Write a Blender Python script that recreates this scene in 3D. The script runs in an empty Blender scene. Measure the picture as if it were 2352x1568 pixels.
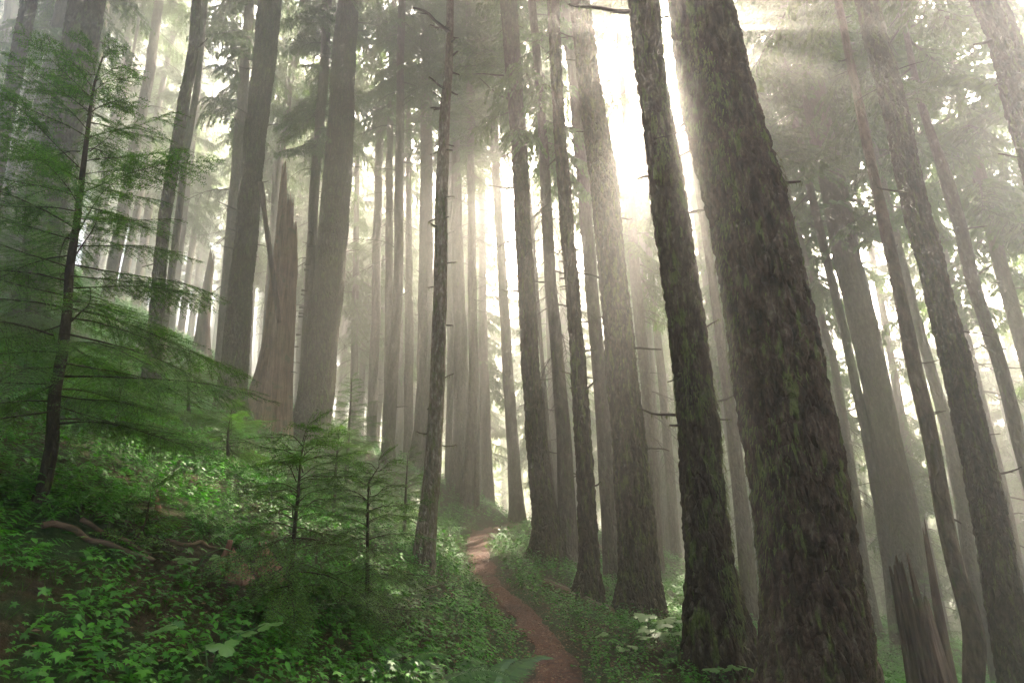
import bpy, math, random
import numpy as np
from mathutils import Vector, Matrix, Euler, noise

S = bpy.context.scene
COL = S.collection
PI = math.pi
R = math.radians

# ------------------------------------------------------------------ camera
W0, H0 = 2352.0, 1568.0           # pixel grid in which the photograph was measured
LENS = 18.0
F = LENS / 36.0 * W0
PITCH, ROLL, EYE = 13.8, -1.9, 1.6
cam_d = bpy.data.cameras.new("camera"); cam = bpy.data.objects.new("camera", cam_d); COL.objects.link(cam)
cam_d.lens = LENS; cam_d.sensor_width = 36.0; cam_d.clip_end = 3000.0; cam_d.clip_start = 0.05
cam_mat = Matrix.Translation((0, 0, EYE)) @ Matrix.Rotation(R(90 + PITCH), 4, 'X') @ Matrix.Rotation(R(ROLL), 4, 'Z')
cam.matrix_world = cam_mat
S.camera = cam
CR = np.array(cam_mat.to_3x3())

def ray(px, py):
    d = CR @ np.array([(px - W0 / 2) / F, -(py - H0 / 2) / F, -1.0])
    return d

def at(px, py, Y):
    d = ray(px, py); t = Y / d[1]
    return np.array([d[0] * t, Y, EYE + d[2] * t])

# ------------------------------------------------------------------ sky, sun, exposure
sd = ray(1522, 70); sd = sd / np.linalg.norm(sd)
sun_el = math.asin(sd[2]); sun_az = math.atan2(sd[0], sd[1])      # azimuth from +Y towards +X
w = bpy.data.worlds.new("World"); S.world = w; w.use_nodes = True
nt = w.node_tree; bg = nt.nodes['Background']
sky = nt.nodes.new('ShaderNodeTexSky'); sky.sky_type = 'NISHITA'; sky.sun_disc = False
sky.sun_elevation = sun_el; sky.sun_rotation = sun_az
sky.dust_density = 6.0; sky.air_density = 1.0; sky.ozone_density = 1.0
nt.links.new(sky.outputs[0], bg.inputs[0]); bg.inputs[1].default_value = 0.09
sl = bpy.data.lights.new("sun", 'SUN'); so = bpy.data.objects.new("sun", sl); COL.objects.link(so)
sl.energy = 5.0; sl.angle = R(0.5); sl.color = (1.0, 0.88, 0.69)
so.rotation_euler = Vector(sd).to_track_quat('Z', 'Y').to_euler()
S.view_settings.view_transform = 'Standard'; S.view_settings.look = 'None'; S.view_settings.gamma = 1.0
S.view_settings.exposure = 3.98
S.render.engine = 'CYCLES'
cy = S.cycles
cy.max_bounces = 8; cy.diffuse_bounces = 3; cy.glossy_bounces = 2; cy.transmission_bounces = 3
cy.volume_bounces = 3; cy.transparent_max_bounces = 6
cy.sample_clamp_indirect = 4.0; cy.sample_clamp_direct = 0.0
cy.use_denoising = True; cy.caustics_reflective = False; cy.caustics_refractive = False

HAZE_DENSITY, HAZE_G = 0.0175, 0.80

# ------------------------------------------------------------------ helpers
rs = np.random.RandomState(7)
random.seed(7)

def link(o, parent=None):
    COL.objects.link(o)
    if parent is not None: o.parent = parent
    return o

def tag(o, label=None, cat=None, group=None, kind=None):
    if label: o['label'] = label
    if cat: o['category'] = cat
    if group: o['group'] = group
    if kind: o['kind'] = kind
    return o

def thing(name, loc, label, cat, group=None):
    o = bpy.data.objects.new(name, None); o.empty_display_size = 0.3
    COL.objects.link(o); o.location = Vector(loc)
    return tag(o, label, cat, group)

def np_mesh(name, V, Fc, mats, smooth=False, mi=None):
    """V Nx3, Fc Mx3 or Mx4 int array (or list of two such arrays)."""
    fl = Fc if isinstance(Fc, list) else [Fc]
    fl = [np.asarray(f, dtype=np.int32) for f in fl if len(f)]
    me = bpy.data.meshes.new(name)
    me.vertices.add(len(V)); me.vertices.foreach_set('co', np.asarray(V, dtype=np.float32).ravel())
    loops = np.concatenate([f.ravel() for f in fl]); cnt = np.concatenate([np.full(len(f), f.shape[1], np.int32) for f in fl])
    me.loops.add(len(loops)); me.loops.foreach_set('vertex_index', loops)
    me.polygons.add(len(cnt)); st = np.concatenate([[0], np.cumsum(cnt)[:-1]]).astype(np.int32)
    me.polygons.foreach_set('loop_start', st); me.polygons.foreach_set('loop_total', cnt)
    if smooth: me.polygons.foreach_set('use_smooth', np.ones(len(cnt), bool))
    for m in (mats if isinstance(mats, (list, tuple)) else [mats]): me.materials.append(m)
    if mi is not None: me.polygons.foreach_set('material_index', np.asarray(mi, dtype=np.int32))
    me.update(calc_edges=True)
    return me

def new(name, me, parent=None, loc=None):
    o = bpy.data.objects.new(name, me); link(o, parent)
    if loc is not None: o.location = Vector(loc)
    return o

def smoothstep(a, b, x):
    t = np.clip((np.asarray(x, float) - a) / (b - a), 0, 1); return t * t * (3 - 2 * t)

# cheap value noise, vectorised
_perm = np.random.RandomState(3).rand(64, 64)
def vnoise(x, y, s=1.0, o=0.0):
    x = np.asarray(x, float) * s + 100.3 + o; y = np.asarray(y, float) * s + 57.1 + o * 1.7
    xi = np.floor(x).astype(int); yi = np.floor(y).astype(int); fx = x - xi; fy = y - yi
    fx = fx * fx * (3 - 2 * fx); fy = fy * fy * (3 - 2 * fy)
    g = lambda a, b: _perm[a % 64, b % 64]
    return ((g(xi, yi) * (1 - fx) + g(xi + 1, yi) * fx) * (1 - fy) + (g(xi, yi + 1) * (1 - fx) + g(xi + 1, yi + 1) * fx) * fy) * 2 - 1

def rotm(rx, ry, rz):
    return np.array(Euler((rx, ry, rz)).to_matrix())

class Bag:
    """collects vertices and faces, then becomes ONE mesh"""
    def __init__(s): s.v = []; s.q = []; s.t = []; s.n = 0; s.qm = []; s.tm = []
    def add(s, V, Q=None, T=None, m=0):
        V = np.asarray(V, float).reshape(-1, 3)
        if Q is not None and len(Q): s.q.append(np.asarray(Q) + s.n); s.qm.append(np.full(len(Q), m))
        if T is not None and len(T): s.t.append(np.asarray(T) + s.n); s.tm.append(np.full(len(T), m))
        s.v.append(V); s.n += len(V)
    def arrays(s):
        V = np.concatenate(s.v) if s.v else np.zeros((0, 3))
        Q = np.concatenate(s.q) if s.q else np.zeros((0, 4), int)
        T = np.concatenate(s.t) if s.t else np.zeros((0, 3), int)
        return V, Q, T
    def mesh(s, name, mats, smooth=False):
        V, Q, T = s.arrays()
        mi = np.concatenate(([np.concatenate(s.qm)] if s.qm else []) + ([np.concatenate(s.tm)] if s.tm else []))
        return np_mesh(name, V, [Q, T], mats, smooth, mi)

def instance(bag, tmpl, M, P, m=None):
    """add template (V,Q,T) once for every 3x3 matrix M[k] and position P[k]"""
    V, Q, T = tmpl
    K = len(P)
    if K == 0: return
    VV = np.einsum('kij,nj->kni', M, V) + P[:, None, :]
    off = (np.arange(K) * len(V))[:, None, None]
    bag.add(VV.reshape(-1, 3), (Q[None] + off).reshape(-1, 4) if len(Q) else None, (T[None] + off).reshape(-1, 3) if len(T) else None, m or 0)

def tube(bag, pts, rad, n=6, cap=True, m=0):
    pts = np.asarray(pts, float); rad = np.broadcast_to(np.asarray(rad, float), (len(pts),))
    tan = np.gradient(pts, axis=0); tan /= np.linalg.norm(tan, axis=1)[:, None] + 1e-9
    up = np.array([0, 0, 1.0]) if abs(tan[0, 2]) < 0.9 else np.array([1.0, 0, 0])
    a = np.cross(tan, up); a /= np.linalg.norm(a, axis=1)[:, None] + 1e-9; b = np.cross(tan, a)
    th = np.arange(n) / n * 2 * PI
    ring = pts[:, None] + rad[:, None, None] * (np.cos(th)[None, :, None] * a[:, None] + np.sin(th)[None, :, None] * b[:, None])
    k = len(pts); i = np.arange(k - 1)[:, None] * n; j = np.arange(n)[None]; j2 = (j + 1) % n
    Q = np.stack([i + j, i + j2, i + n + j2, i + n + j], -1).reshape(-1, 4)
    V = ring.reshape(-1, 3)
    T = None
    if cap:
        V = np.vstack([V, pts[-1], pts[0]]); e = (k - 1) * n
        T = [[e + q, e + (q + 1) % n, k * n] for q in range(n)] + [[(q + 1) % n, q, k * n + 1] for q in range(n)]
    bag.add(V, Q, T, m)

# ------------------------------------------------------------------ materials
def nodes(name):
    m = bpy.data.materials.new(name); m.use_nodes = True
    n = m.node_tree.nodes; l = m.node_tree.links
    return m, n, l, n['Principled BSDF'], n['Material Output']

def ramp(n, stops, interp='LINEAR'):
    r = n.new('ShaderNodeValToRGB'); e = r.color_ramp.elements; r.color_ramp.interpolation = interp
    while len(e) > 1: e.remove(e[-1])
    e[0].position = stops[0][0]; e[0].color = (*stops[0][1], 1)
    for p, c in stops[1:]:
        x = e.new(p); x.color = (*c, 1)
    return r

def mixc(n, l, fac, a, b, mode='MIX'):
    x = n.new('ShaderNodeMix'); x.data_type = 'RGBA'; x.blend_type = mode
    if isinstance(fac, float): x.inputs[0].default_value = fac
    else: l.new(fac, x.inputs[0])
    for i, s in ((6, a), (7, b)):
        if isinstance(s, tuple): x.inputs[i].default_value = (*s, 1)
        else: l.new(s, x.inputs[i])
    return x.outputs[2]

def mth(n, l, op, a, b=None, c=None):
    x = n.new('ShaderNodeMath'); x.operation = op
    for i, s in enumerate((a, b, c)):
        if s is None: continue
        if isinstance(s, (int, float)): x.inputs[i].default_value = s
        else: l.new(s, x.inputs[i])
    return x.outputs[0]

def bark(name, disp, scale, cols, moss, true_disp=False, mossc=((.045, .06, .012), (.12, .14, .03)), red=0.0):
    m, n, l, P, O = nodes(name)
    tc = n.new('ShaderNodeTexCoord'); oi = n.new('ShaderNodeObjectInfo')
    off = n.new('ShaderNodeVectorMath'); off.operation = 'SCALE'; off.inputs[0].default_value = (37, 51, 23)
    l.new(oi.outputs['Random'], off.inputs['Scale'])
    add = n.new('ShaderNodeVectorMath'); add.operation = 'ADD'
    l.new(tc.outputs['Object'], add.inputs[0]); l.new(off.outputs[0], add.inputs[1])
    mp = n.new('ShaderNodeMapping'); mp.inputs['Scale'].default_value = (1, 1, 0.38); l.new(add.outputs[0], mp.inputs[0])
    wn = n.new('ShaderNodeTexNoise'); wn.inputs['Scale'].default_value = scale * .5; wn.inputs['Detail'].default_value = 3
    l.new(mp.outputs[0], wn.inputs[0])
    ws = n.new('ShaderNodeVectorMath'); ws.operation = 'MULTIPLY_ADD'
    l.new(wn.outputs['Color'], ws.inputs[0]); ws.inputs[1].default_value = (1.6 / scale,) * 3; l.new(mp.outputs[0], ws.inputs[2])
    vo = n.new('ShaderNodeTexVoronoi'); vo.feature = 'DISTANCE_TO_EDGE'; vo.inputs['Scale'].default_value = scale
    l.new(ws.outputs[0], vo.inputs[0])
    vo2 = n.new('ShaderNodeTexVoronoi'); vo2.feature = 'F1'; vo2.inputs['Scale'].default_value = scale * 2.7
    l.new(ws.outputs[0], vo2.inputs[0])
    fn = n.new('ShaderNodeTexNoise'); fn.inputs['Scale'].default_value = scale * 3.2; fn.inputs['Detail'].default_value = 7; fn.inputs['Roughness'].default_value = .68
    l.new(mp.outputs[0], fn.inputs[0])
    pl = mth(n, l, 'MINIMUM', mth(n, l, 'MULTIPLY', vo.outputs['Distance'], 3.2), 1.0)
    pl = mth(n, l, 'POWER', pl, 0.6)
    h = mth(n, l, 'ADD', mth(n, l, 'MULTIPLY', pl, 0.6), mth(n, l, 'MULTIPLY', fn.outputs[0], 0.5))
    h = mth(n, l, 'SUBTRACT', h, mth(n, l, 'MULTIPLY', vo2.outputs['Distance'], 0.30))
    # colours of the plates: brown, grey and a little lichen, with their own patch noise
    cn = n.new('ShaderNodeTexNoise'); cn.inputs['Scale'].default_value = scale * 1.1; cn.inputs['Detail'].default_value = 5; cn.inputs['Roughness'].default_value = .7
    l.new(mp.outputs[0], cn.inputs[0])
    cr = ramp(n, [(.30, cols[0]), (.47, cols[1]), (.60, cols[2]), (.72, cols[3])]); l.new(cn.outputs[0], cr.inputs[0])
    mm = n.new('ShaderNodeMapping'); mm.inputs['Scale'].default_value = (1, 1, .22); l.new(add.outputs[0], mm.inputs[0])
    mn = n.new('ShaderNodeTexNoise'); mn.inputs['Scale'].default_value = 15.0; mn.inputs['Detail'].default_value = 5; mn.inputs['Roughness'].default_value = .66
    l.new(mm.outputs[0], mn.inputs[0])
    mr = ramp(n, [(.62 - moss * .16, (0, 0, 0)), (.70 - moss * .16, (1, 1, 1))]); l.new(mn.outputs[0], mr.inputs[0])
    mc = ramp(n, [(.3, mossc[0]), (.65, mossc[1])]); l.new(fn.outputs[0], mc.inputs[0])
    col = mixc(n, l, mth(n, l, 'MULTIPLY', mr.outputs[0], .85), cr.outputs[0], mc.outputs[0])
    l.new(col, P.inputs['Base Color']); P.inputs['Roughness'].default_value = 0.75; P.inputs['Specular IOR Level'].default_value = 0.12
    if true_disp:
        d = n.new('ShaderNodeDisplacement'); d.inputs['Scale'].default_value = disp; d.inputs['Midlevel'].default_value = .6
        l.new(h, d.inputs['Height']); l.new(d.outputs[0], O.inputs['Displacement']); m.displacement_method = 'BOTH'
    else:
        b = n.new('ShaderNodeBump'); b.inputs['Distance'].default_value = disp; b.inputs['Strength'].default_value = 1.0
        l.new(h, b.inputs['Height']); l.new(b.outputs[0], P.inputs['Normal'])
    return m

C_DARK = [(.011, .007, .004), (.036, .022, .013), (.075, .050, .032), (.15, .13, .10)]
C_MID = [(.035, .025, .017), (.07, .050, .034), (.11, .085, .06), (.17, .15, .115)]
M_bark_near = bark('mossy_bark', .05, 15, [(.008, .005, .003), (.032, .017, .010), (.080, .048, .030), (.16, .135, .10)], .42, True)
M_bark_mid = bark('furrowed_bark', .045, 16, C_DARK, .5, True)
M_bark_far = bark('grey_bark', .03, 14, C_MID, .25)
M_bark_red = bark('reddish_bark', .02, 16, [(.07, .035, .02), (.16, .085, .05), (.23, .14, .09), (.26, .2, .15)], .1)
M_bark_lichen = bark('lichen_bark', .02, 26, [(.05, .036, .026), (.12, .085, .055), (.20, .16, .12), (.36, .34, .29)], .35)
M_wood = bark('weathered_wood', .035, 10, [(.035, .022, .013), (.09, .058, .036), (.15, .10, .065), (.22, .17, .12)], .2)
M_twig = bark('twig_bark', .003, 60, [(.02, .014, .010), (.04, .028, .02), (.06, .045, .03), (.09, .07, .05)], .1)

def leafmat(name, c1, c2, rough=.45, trans=.35, tc=None, nscale=3.0, spec=.5):
    m, n, l, P, O = nodes(name)
    g = n.new('ShaderNodeNewGeometry'); tcn = n.new('ShaderNodeTexCoord')
    nz = n.new('ShaderNodeTexNoise'); nz.inputs['Scale'].default_value = nscale; nz.inputs['Detail'].default_value = 3
    l.new(tcn.outputs['Object'], nz.inputs[0])
    f = mth(n, l, 'ADD', mth(n, l, 'MULTIPLY', g.outputs['Random Per Island'], .55), mth(n, l, 'MULTIPLY', nz.outputs[0], .55))
    r = ramp(n, [(.25, c1), (.85, c2)]); l.new(f, r.inputs[0])
    l.new(r.outputs[0], P.inputs['Base Color']); P.inputs['Roughness'].default_value = rough; P.inputs['Specular IOR Level'].default_value = spec
    t = n.new('ShaderNodeBsdfTranslucent')
    tcx = mixc(n, l, 1.0, r.outputs[0], tc or (1.5, 1.7, .6), 'MULTIPLY'); l.new(tcx, t.inputs[0])
    mx = n.new('ShaderNodeMixShader'); mx.inputs[0].default_value = trans
    l.new(P.outputs[0], mx.inputs[1]); l.new(t.outputs[0], mx.inputs[2]); l.new(mx.outputs[0], O.inputs[0])
    return m

M_needle = leafmat('hemlock_needles', (.018, .070, .008), (.095, .20, .014), .42, .45, (1.6, 1.9, .5))
M_fir = leafmat('fir_needles', (.03, .06, .014), (.08, .13, .03), .5, .5, nscale=.6)
M_cover = leafmat('woodland_leaves', (.010, .075, .003), (.060, .22, .008), .45, .35, (1.5, 1.9, .5), nscale=1.2, spec=.35)
M_fern = leafmat('fern_green', (.03, .085, .025), (.07, .15, .035), .38, .3)
M_broad = leafmat('broad_leaf', (.05, .14, .025), (.10, .21, .04), .35, .35, spec=.5)
M_mossg = leafmat('hanging_moss', (.035, .05, .010), (.12, .14, .03), .8, .3, (1.3, 1.4, .6))

def ground_mat():
    m, n, l, P, O = nodes('forest_floor')
    tc = n.new('ShaderNodeTexCoord')
    a = n.new('ShaderNodeTexNoise'); a.inputs['Scale'].default_value = 1.3; a.inputs['Detail'].default_value = 8; a.inputs['Roughness'].default_value = .7; l.new(tc.outputs['Object'], a.inputs[0])
    b = n.new('ShaderNodeTexNoise'); b.inputs['Scale'].default_value = 24; b.inputs['Detail'].default_value = 6; b.inputs['Roughness'].default_value = .7; l.new(tc.outputs['Object'], b.inputs[0])
    r1 = ramp(n, [(.3, (.018, .010, .006)), (.5, (.045, .024, .013)), (.72, (.09, .05, .028))]); l.new(b.outputs[0], r1.inputs[0])
    r2 = ramp(n, [(.3, (.012, .026, .008)), (.7, (.04, .07, .018))]); l.new(b.outputs[0], r2.inputs[0])
    f = ramp(n, [(.42, (0, 0, 0)), (.55, (1, 1, 1))]); l.new(a.outputs[0], f.inputs[0])
    l.new(mixc(n, l, f.outputs[0], r1.outputs[0], r2.outputs[0]), P.inputs['Base Color']); P.inputs['Roughness'].default_value = .9; P.inputs['Specular IOR Level'].default_value = .15
    bp = n.new('ShaderNodeBump'); bp.inputs['Distance'].default_value = .05; l.new(b.outputs[0], bp.inputs['Height']); l.new(bp.outputs[0], P.inputs['Normal'])
    return m

def path_mat():
    m, n, l, P, O = nodes('trodden_earth')
    tc = n.new('ShaderNodeTexCoord')
    b = n.new('ShaderNodeTexNoise'); b.inputs['Scale'].default_value = 28; b.inputs['Detail'].default_value = 8; b.inputs['Roughness'].default_value = .75; l.new(tc.outputs['Object'], b.inputs[0])
    a = n.new('ShaderNodeTexNoise'); a.inputs['Scale'].default_value = 3; a.inputs['Detail'].default_value = 4; l.new(tc.outputs['Object'], a.inputs[0])
    r1 = ramp(n, [(.34, (.016, .005, .002)), (.52, (.085, .022, .006)), (.72, (.18, .065, .024))])
    l.new(mth(n, l, 'ADD', mth(n, l, 'MULTIPLY', b.outputs[0], .7), mth(n, l, 'MULTIPLY', a.outputs[0], .3)), r1.inputs[0])
    l.new(r1.outputs[0], P.inputs['Base Color']); P.inputs['Roughness'].default_value = .85
    bp = n.new('ShaderNodeBump'); bp.inputs['Distance'].default_value = .04; l.new(b.outputs[0], bp.inputs['Height']); l.new(bp.outputs[0], P.inputs['Normal'])
    return m
M_ground, M_path = ground_mat(), path_mat()

# ------------------------------------------------------------------ terrain
_pp = []                                                       # the trail, edges measured and set down on level ground
for (xl, xr, y) in [(1221, 1348, 1568), (1231, 1320, 1500), (1198, 1282, 1456), (1167, 1244, 1412), (1130, 1195, 1378), (1097, 1154, 1345), (1077, 1137, 1295), (1067, 1123, 1252), (1079, 1137, 1226), (1104, 1170, 1213)]:
    o = []
    for x in (xl, xr):
        d = ray(x, y); t = EYE / -d[2]; o.append((d[0] * t, d[1] * t))
    _pp.append(((o[0][0] + o[1][0]) / 2, (o[0][1] + o[1][1]) / 2, abs(o[1][0] - o[0][0])))
PY = np.array([-40, 0, 2.5] + [p[1] for p in _pp] + [_pp[-1][1] + 3, _pp[-1][1] + 9, 80])
PX = np.array([.2, .45, .5] + [p[0] for p in _pp] + [_pp[-1][0] + 2.2, _pp[-1][0] + 8, 30])
PW = np.array([.5, .5, .5] + [p[2] for p in _pp] + [.6, .6, .6])
print('path', [(round(a, 2), round(b, 2), round(c, 2)) for a, b, c in zip(PX, PY, PW)])
CREST = _pp[-1][1]

def path_x(y):
    y = np.asarray(y, float)
    s = 0
    for k in (-1.2, -.6, 0, .6, 1.2): s = s + np.interp(y + k * .5, PY, PX)
    return s / 5

def ground_z(x, y, fine=True):
    x = np.asarray(x, float); y = np.asarray(y, float)
    yy = np.minimum(y, CREST + 1.0)
    u = x - path_x(yy)
    ul = np.maximum(-u - .28, 0); ur = np.maximum(u - .28, 0)
    left = .50 * ul + .10 * smoothstep(0, .5, ul)
    left = left + .10 * np.maximum(ul - 9, 0)
    right = -.16 * np.minimum(ur, 1.2) - .34 * np.maximum(ur - 1.2, 0) - .22 * np.maximum(ur - 14, 0)
    z = left + np.maximum(right, -19 + .1 * right)
    far = np.maximum(y - CREST - .5, 0)
    z = z - .22 * far * smoothstep(0, 8, far) * (1 - .6 * smoothstep(6, 18, ul)) 
    near = smoothstep(.3, 1.2, np.abs(u))
    z = z + near * (.10 * vnoise(x, y, .9) + .05 * vnoise(x, y, 2.3, 5))
    if fine: z = z + near * .02 * vnoise(x, y, 7.0, 9)
    return z

def gz(x, y): return float(ground_z(x, y))

def hit(px, py, tmax=60):
    d = ray(px, py); d = d / np.linalg.norm(d); t = 1.0
    ts = np.arange(1.0, tmax, .03); P = d[None] * ts[:, None]
    dz = EYE + P[:, 2] - ground_z(P[:, 0], P[:, 1], False)
    k = np.argmax(dz < 0)
    if dz[k] >= 0: return None
    p = P[k]; return np.array([p[0], p[1], gz(p[0], p[1])])

# ground sheet
def axis(lo, hi, c, fine, grow):
    a = [c]; s = fine
    while a[-1] < hi: a.append(a[-1] + s); s = min(s * grow, 2.5)
    b = [c]; s = fine
    while b[-1] > lo: b.append(b[-1] - s); s = min(s * grow, 2.5)
    return np.array(b[::-1][:-1] + a)
gx = axis(-58, 62, 0, .07, 1.012); gy = axis(-30, 74, 4, .07, 1.012)
GX, GY = np.meshgrid(gx, gy); GZ = ground_z(GX, GY)
nx, ny = len(gx), len(gy)
i = np.arange(ny - 1)[:, None] * nx; j = np.arange(nx - 1)[None]
Q = np.stack([i + j, i + j + 1, i + nx + j + 1, i + nx + j], -1).reshape(-1, 4)
g = new('ground', np_mesh('ground', np.stack([GX, GY, GZ], -1).reshape(-1, 3), Q, M_ground, True)); tag(g, kind='structure')
GZMIN = float(GZ.min()); print('ground zmin', GZMIN, 'max', GZ.max())

# trail: a thin sheet just above the ground
ys = np.arange(-3, CREST + 7, .05); wv = np.interp(ys, PY, PW)
K = 13; u = np.linspace(-1, 1, K)
jl = 1 + .35 * vnoise(ys, 0 * ys, 2.2) + .2 * vnoise(ys, 0 * ys, 7); jr = 1 + .35 * vnoise(ys, 0 * ys, 2.2, 31) + .2 * vnoise(ys, 0 * ys, 7, 13)
hw = np.where(u[None] < 0, (wv * .47 * jl)[:, None], (wv * .47 * jr)[:, None])
X = path_x(ys)[:, None] + u[None] * hw; Y = np.repeat(ys[:, None], K, 1)
Z = ground_z(X, Y) + .012 - .022 * (np.abs(u) > .99)[None] - .015 * (1 - u ** 2)[None] * 0 + .01 * vnoise(X, Y, 8)
i = np.arange(len(ys) - 1)[:, None] * K; j = np.arange(K - 1)[None]
Q = np.stack([i + j, i + j + 1, i + K + j + 1, i + K + j], -1).reshape(-1, 4)
p = new('path', np_mesh('path', np.stack([X, Y, Z], -1).reshape(-1, 3), Q, M_path, True)); tag(p, kind='structure')

# ------------------------------------------------------------------ conifer crowns
def fir_branch(seed, dead=False, steps=17):
    """unit-long drooping bough along +X: (V,Q,T); wood is left out of the needles"""
    r = np.random.RandomState(seed); N = Bag(); Wd = Bag()
    ax = lambda t: np.array([t, .04 * math.sin(3 * t + seed), -.22 * t * t + .03 * math.sin(5 * t + seed)])
    ts = np.linspace(0, 1, 7); tube(Wd, [ax(t) for t in ts], .011 * (1.05 - ts), 3, False)
    for k in range(steps):
        t = .12 + .86 * (k + r.rand() * .6) / steps
        for sgn in (-1, 1):
            if r.rand() < .12: continue
            L = (.34 * (1 - t) ** .7 + .05) * r.uniform(.6, 1.15) * min(1, .35 + t * 2.2)
            an = R(r.uniform(38, 62)) * sgn
            d = np.array([math.cos(an), math.sin(an), r.uniform(-.55, -.1)]); o = ax(t)
            e = lambda s: o + d * s * L + np.array([0, 0, -.35 * L * s * s])
            tube(Wd, [e(0), e(.5), e(1)], [.004, .003, .001], 3, False)
            if dead: continue
            m = max(3, int(L / .017))
            for q in range(m):
                s = (q + .5) / m; c = e(s); dd = e(min(1, s + .1)) - e(s - .1); dd /= np.linalg.norm(dd)
                for g2 in (-1, 1, -1)[:2 + (q & 1)]:
                    a2 = R(r.uniform(30, 60)) * g2; ca, sa = math.cos(a2), math.sin(a2)
                    v = np.array([dd[0] * ca - dd[1] * sa, dd[0] * sa + dd[1] * ca, dd[2] + r.uniform(-.6, .15)]); v /= np.linalg.norm(v)
                    wd = np.cross(v, r.normal(size=3)); wd /= np.linalg.norm(wd) + 1e-9
                    ln = r.uniform(.030, .072); ww = r.uniform(.007, .0155)
                    N.add([c - wd * ww * .4, c + v * ln * .5 - wd * ww, c + v * ln, c + v * ln * .5 + wd * ww], [[0, 1, 2, 3]])
    return N.arrays(), Wd.arrays()

FB = [fir_branch(s) for s in range(5)]; FD = [fir_branch(50 + s, True, 9) for s in range(3)]

def crown_mesh(name, seed, Hc, rad, nb, ndead=14, dead_below=6.0, low=0.55):
    r = np.random.RandomState(seed); B = Bag()
    z = np.sort(r.rand(nb) ** 1.1) * Hc
    fr = z / Hc
    L = rad * (low + (1 - low) * np.minimum(1, fr * 3.5)) * (1 - fr) ** .62 * r.uniform(.55, 1.15, nb) + .25
    yaw = r.rand(nb) * 2 * PI; pit = R(22) - R(42) * fr + r.normal(size=nb) * .10
    for k in range(nb):
        M = (rotm(0, 0, yaw[k]) @ rotm(0, pit[k], 0) @ rotm(r.normal() * .25, 0, 0)) * L[k]
        (t1, t2) = FB[r.randint(5)]
        M = M[None]; P = np.array([[0, 0, z[k]]])
        instance(B, t1, M, P, 0); instance(B, t2, M, P, 1)
    for k in range(ndead):
        M = (rotm(0, 0, r.rand() * 2 * PI) @ rotm(0, r.uniform(-.2, .5), 0)) * r.uniform(.6, 2.0)
        instance(B, FD[r.randint(3)][1], M[None], np.array([[0, 0, -r.rand() * dead_below]]), 1)
    me = B.mesh(name, [M_fir, M_twig]); return me

CROWNS = [crown_mesh('crown', 10 + k, H_, rd, nb) for k, (H_, rd, nb) in enumerate([(15, 2.7, 62), (17, 3.1, 72), (13, 2.4, 56), (18, 2.9, 78), (14, 3.2, 64), (16, 2.5, 60)])]
NEARCROWNS = [crown_mesh('crown', 70 + k, 16, 3.0, 70, 0) for k in range(3)]
LOWCROWNS = [crown_mesh('crown', 40 + k, 20, 2.3, 100, 20, 5, .8) for k in range(2)]
print('crown faces', [len(c.polygons) for c in CROWNS])

# ------------------------------------------------------------------ trunks
def catmull(ts, P, t):
    P = np.asarray(P, float); return np.stack([np.interp(t, ts, P[:, k]) for k in range(P.shape[1])], -1)

def trunk_arrays(zs, cx, cy, rad, nseg, seed, flare=.25, zg=0., lump=.03, lobes=None):
    """rings at heights zs (local); returns V,Q"""
    th = np.arange(nseg) / nseg * 2 * PI
    zz, tt = np.meshgrid(zs, th, indexing='ij')
    rr = rad[:, None] * (1 + lump * vnoise(zz * 1.1 + seed * 3.1, np.cos(tt) * 1.5 + np.sin(tt) * 2.2, 1.0, seed % 17) + lump * .6 * vnoise(zz * 4 + seed, np.cos(tt) * 3 + np.sin(tt) * 4, 1.0, seed % 11))
    hgt = np.maximum(zz - zg, -.3)
    lob = .5 + .5 * np.cos(tt * (lobes or (3 + seed % 3)) + seed)
    rr = rr * (1 + flare * np.exp(-hgt / .28) * (.35 + .9 * lob ** 1.5))
    V = np.stack([cx[:, None] + rr * np.cos(tt), cy[:, None] + rr * np.sin(tt), zz], -1).reshape(-1, 3)
    k = len(zs); i = np.arange(k - 1)[:, None] * nseg; j = np.arange(nseg)[None]; j2 = (j + 1) % nseg
    Q = np.stack([i + j, i + j2, i + nseg + j2, i + nseg + j], -1).reshape(-1, 4)
    return V, Q

def stub_mesh(seed, L, r0, lichen=False, up=None):
    r = np.random.RandomState(seed); B = Bag()
    n = 6; a = r.uniform(-.3, .3) if up is None else up
    pts = [np.array([-.05, 0, 0])]; d = np.array([math.cos(a), 0, math.sin(a)])
    for k in range(n):
        d = d + r.normal(size=3) * .12; d /= np.linalg.norm(d); pts.append(pts[-1] + d * (L + .05) / n)
    rr = np.linspace(r0, r0 * .45, n + 1); tube(B, pts, rr, 6, True, 0)
    if r.rand() < .6 and L > .25:
        o = pts[3]; d2 = np.array([.5, r.uniform(-.8, .8), r.uniform(-.7, .5)]); tube(B, [o, o + d2 * L * .2, o + d2 * L * .35], [r0 * .4, r0 * .3, r0 * .12], 4, True, 0)
    if lichen:
        for k in range(int(26 * L / .3)):
            o = np.array(pts[r.randint(2, n + 1)]) + r.normal(size=3) * .01; l_ = r.uniform(.02, .07)
            B.add([o, o + [.006, 0, 0], o + [.003 + r.normal() * .01, r.normal() * .01, -l_]], None, [[0, 1, 2]], 1)
    return B

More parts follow.
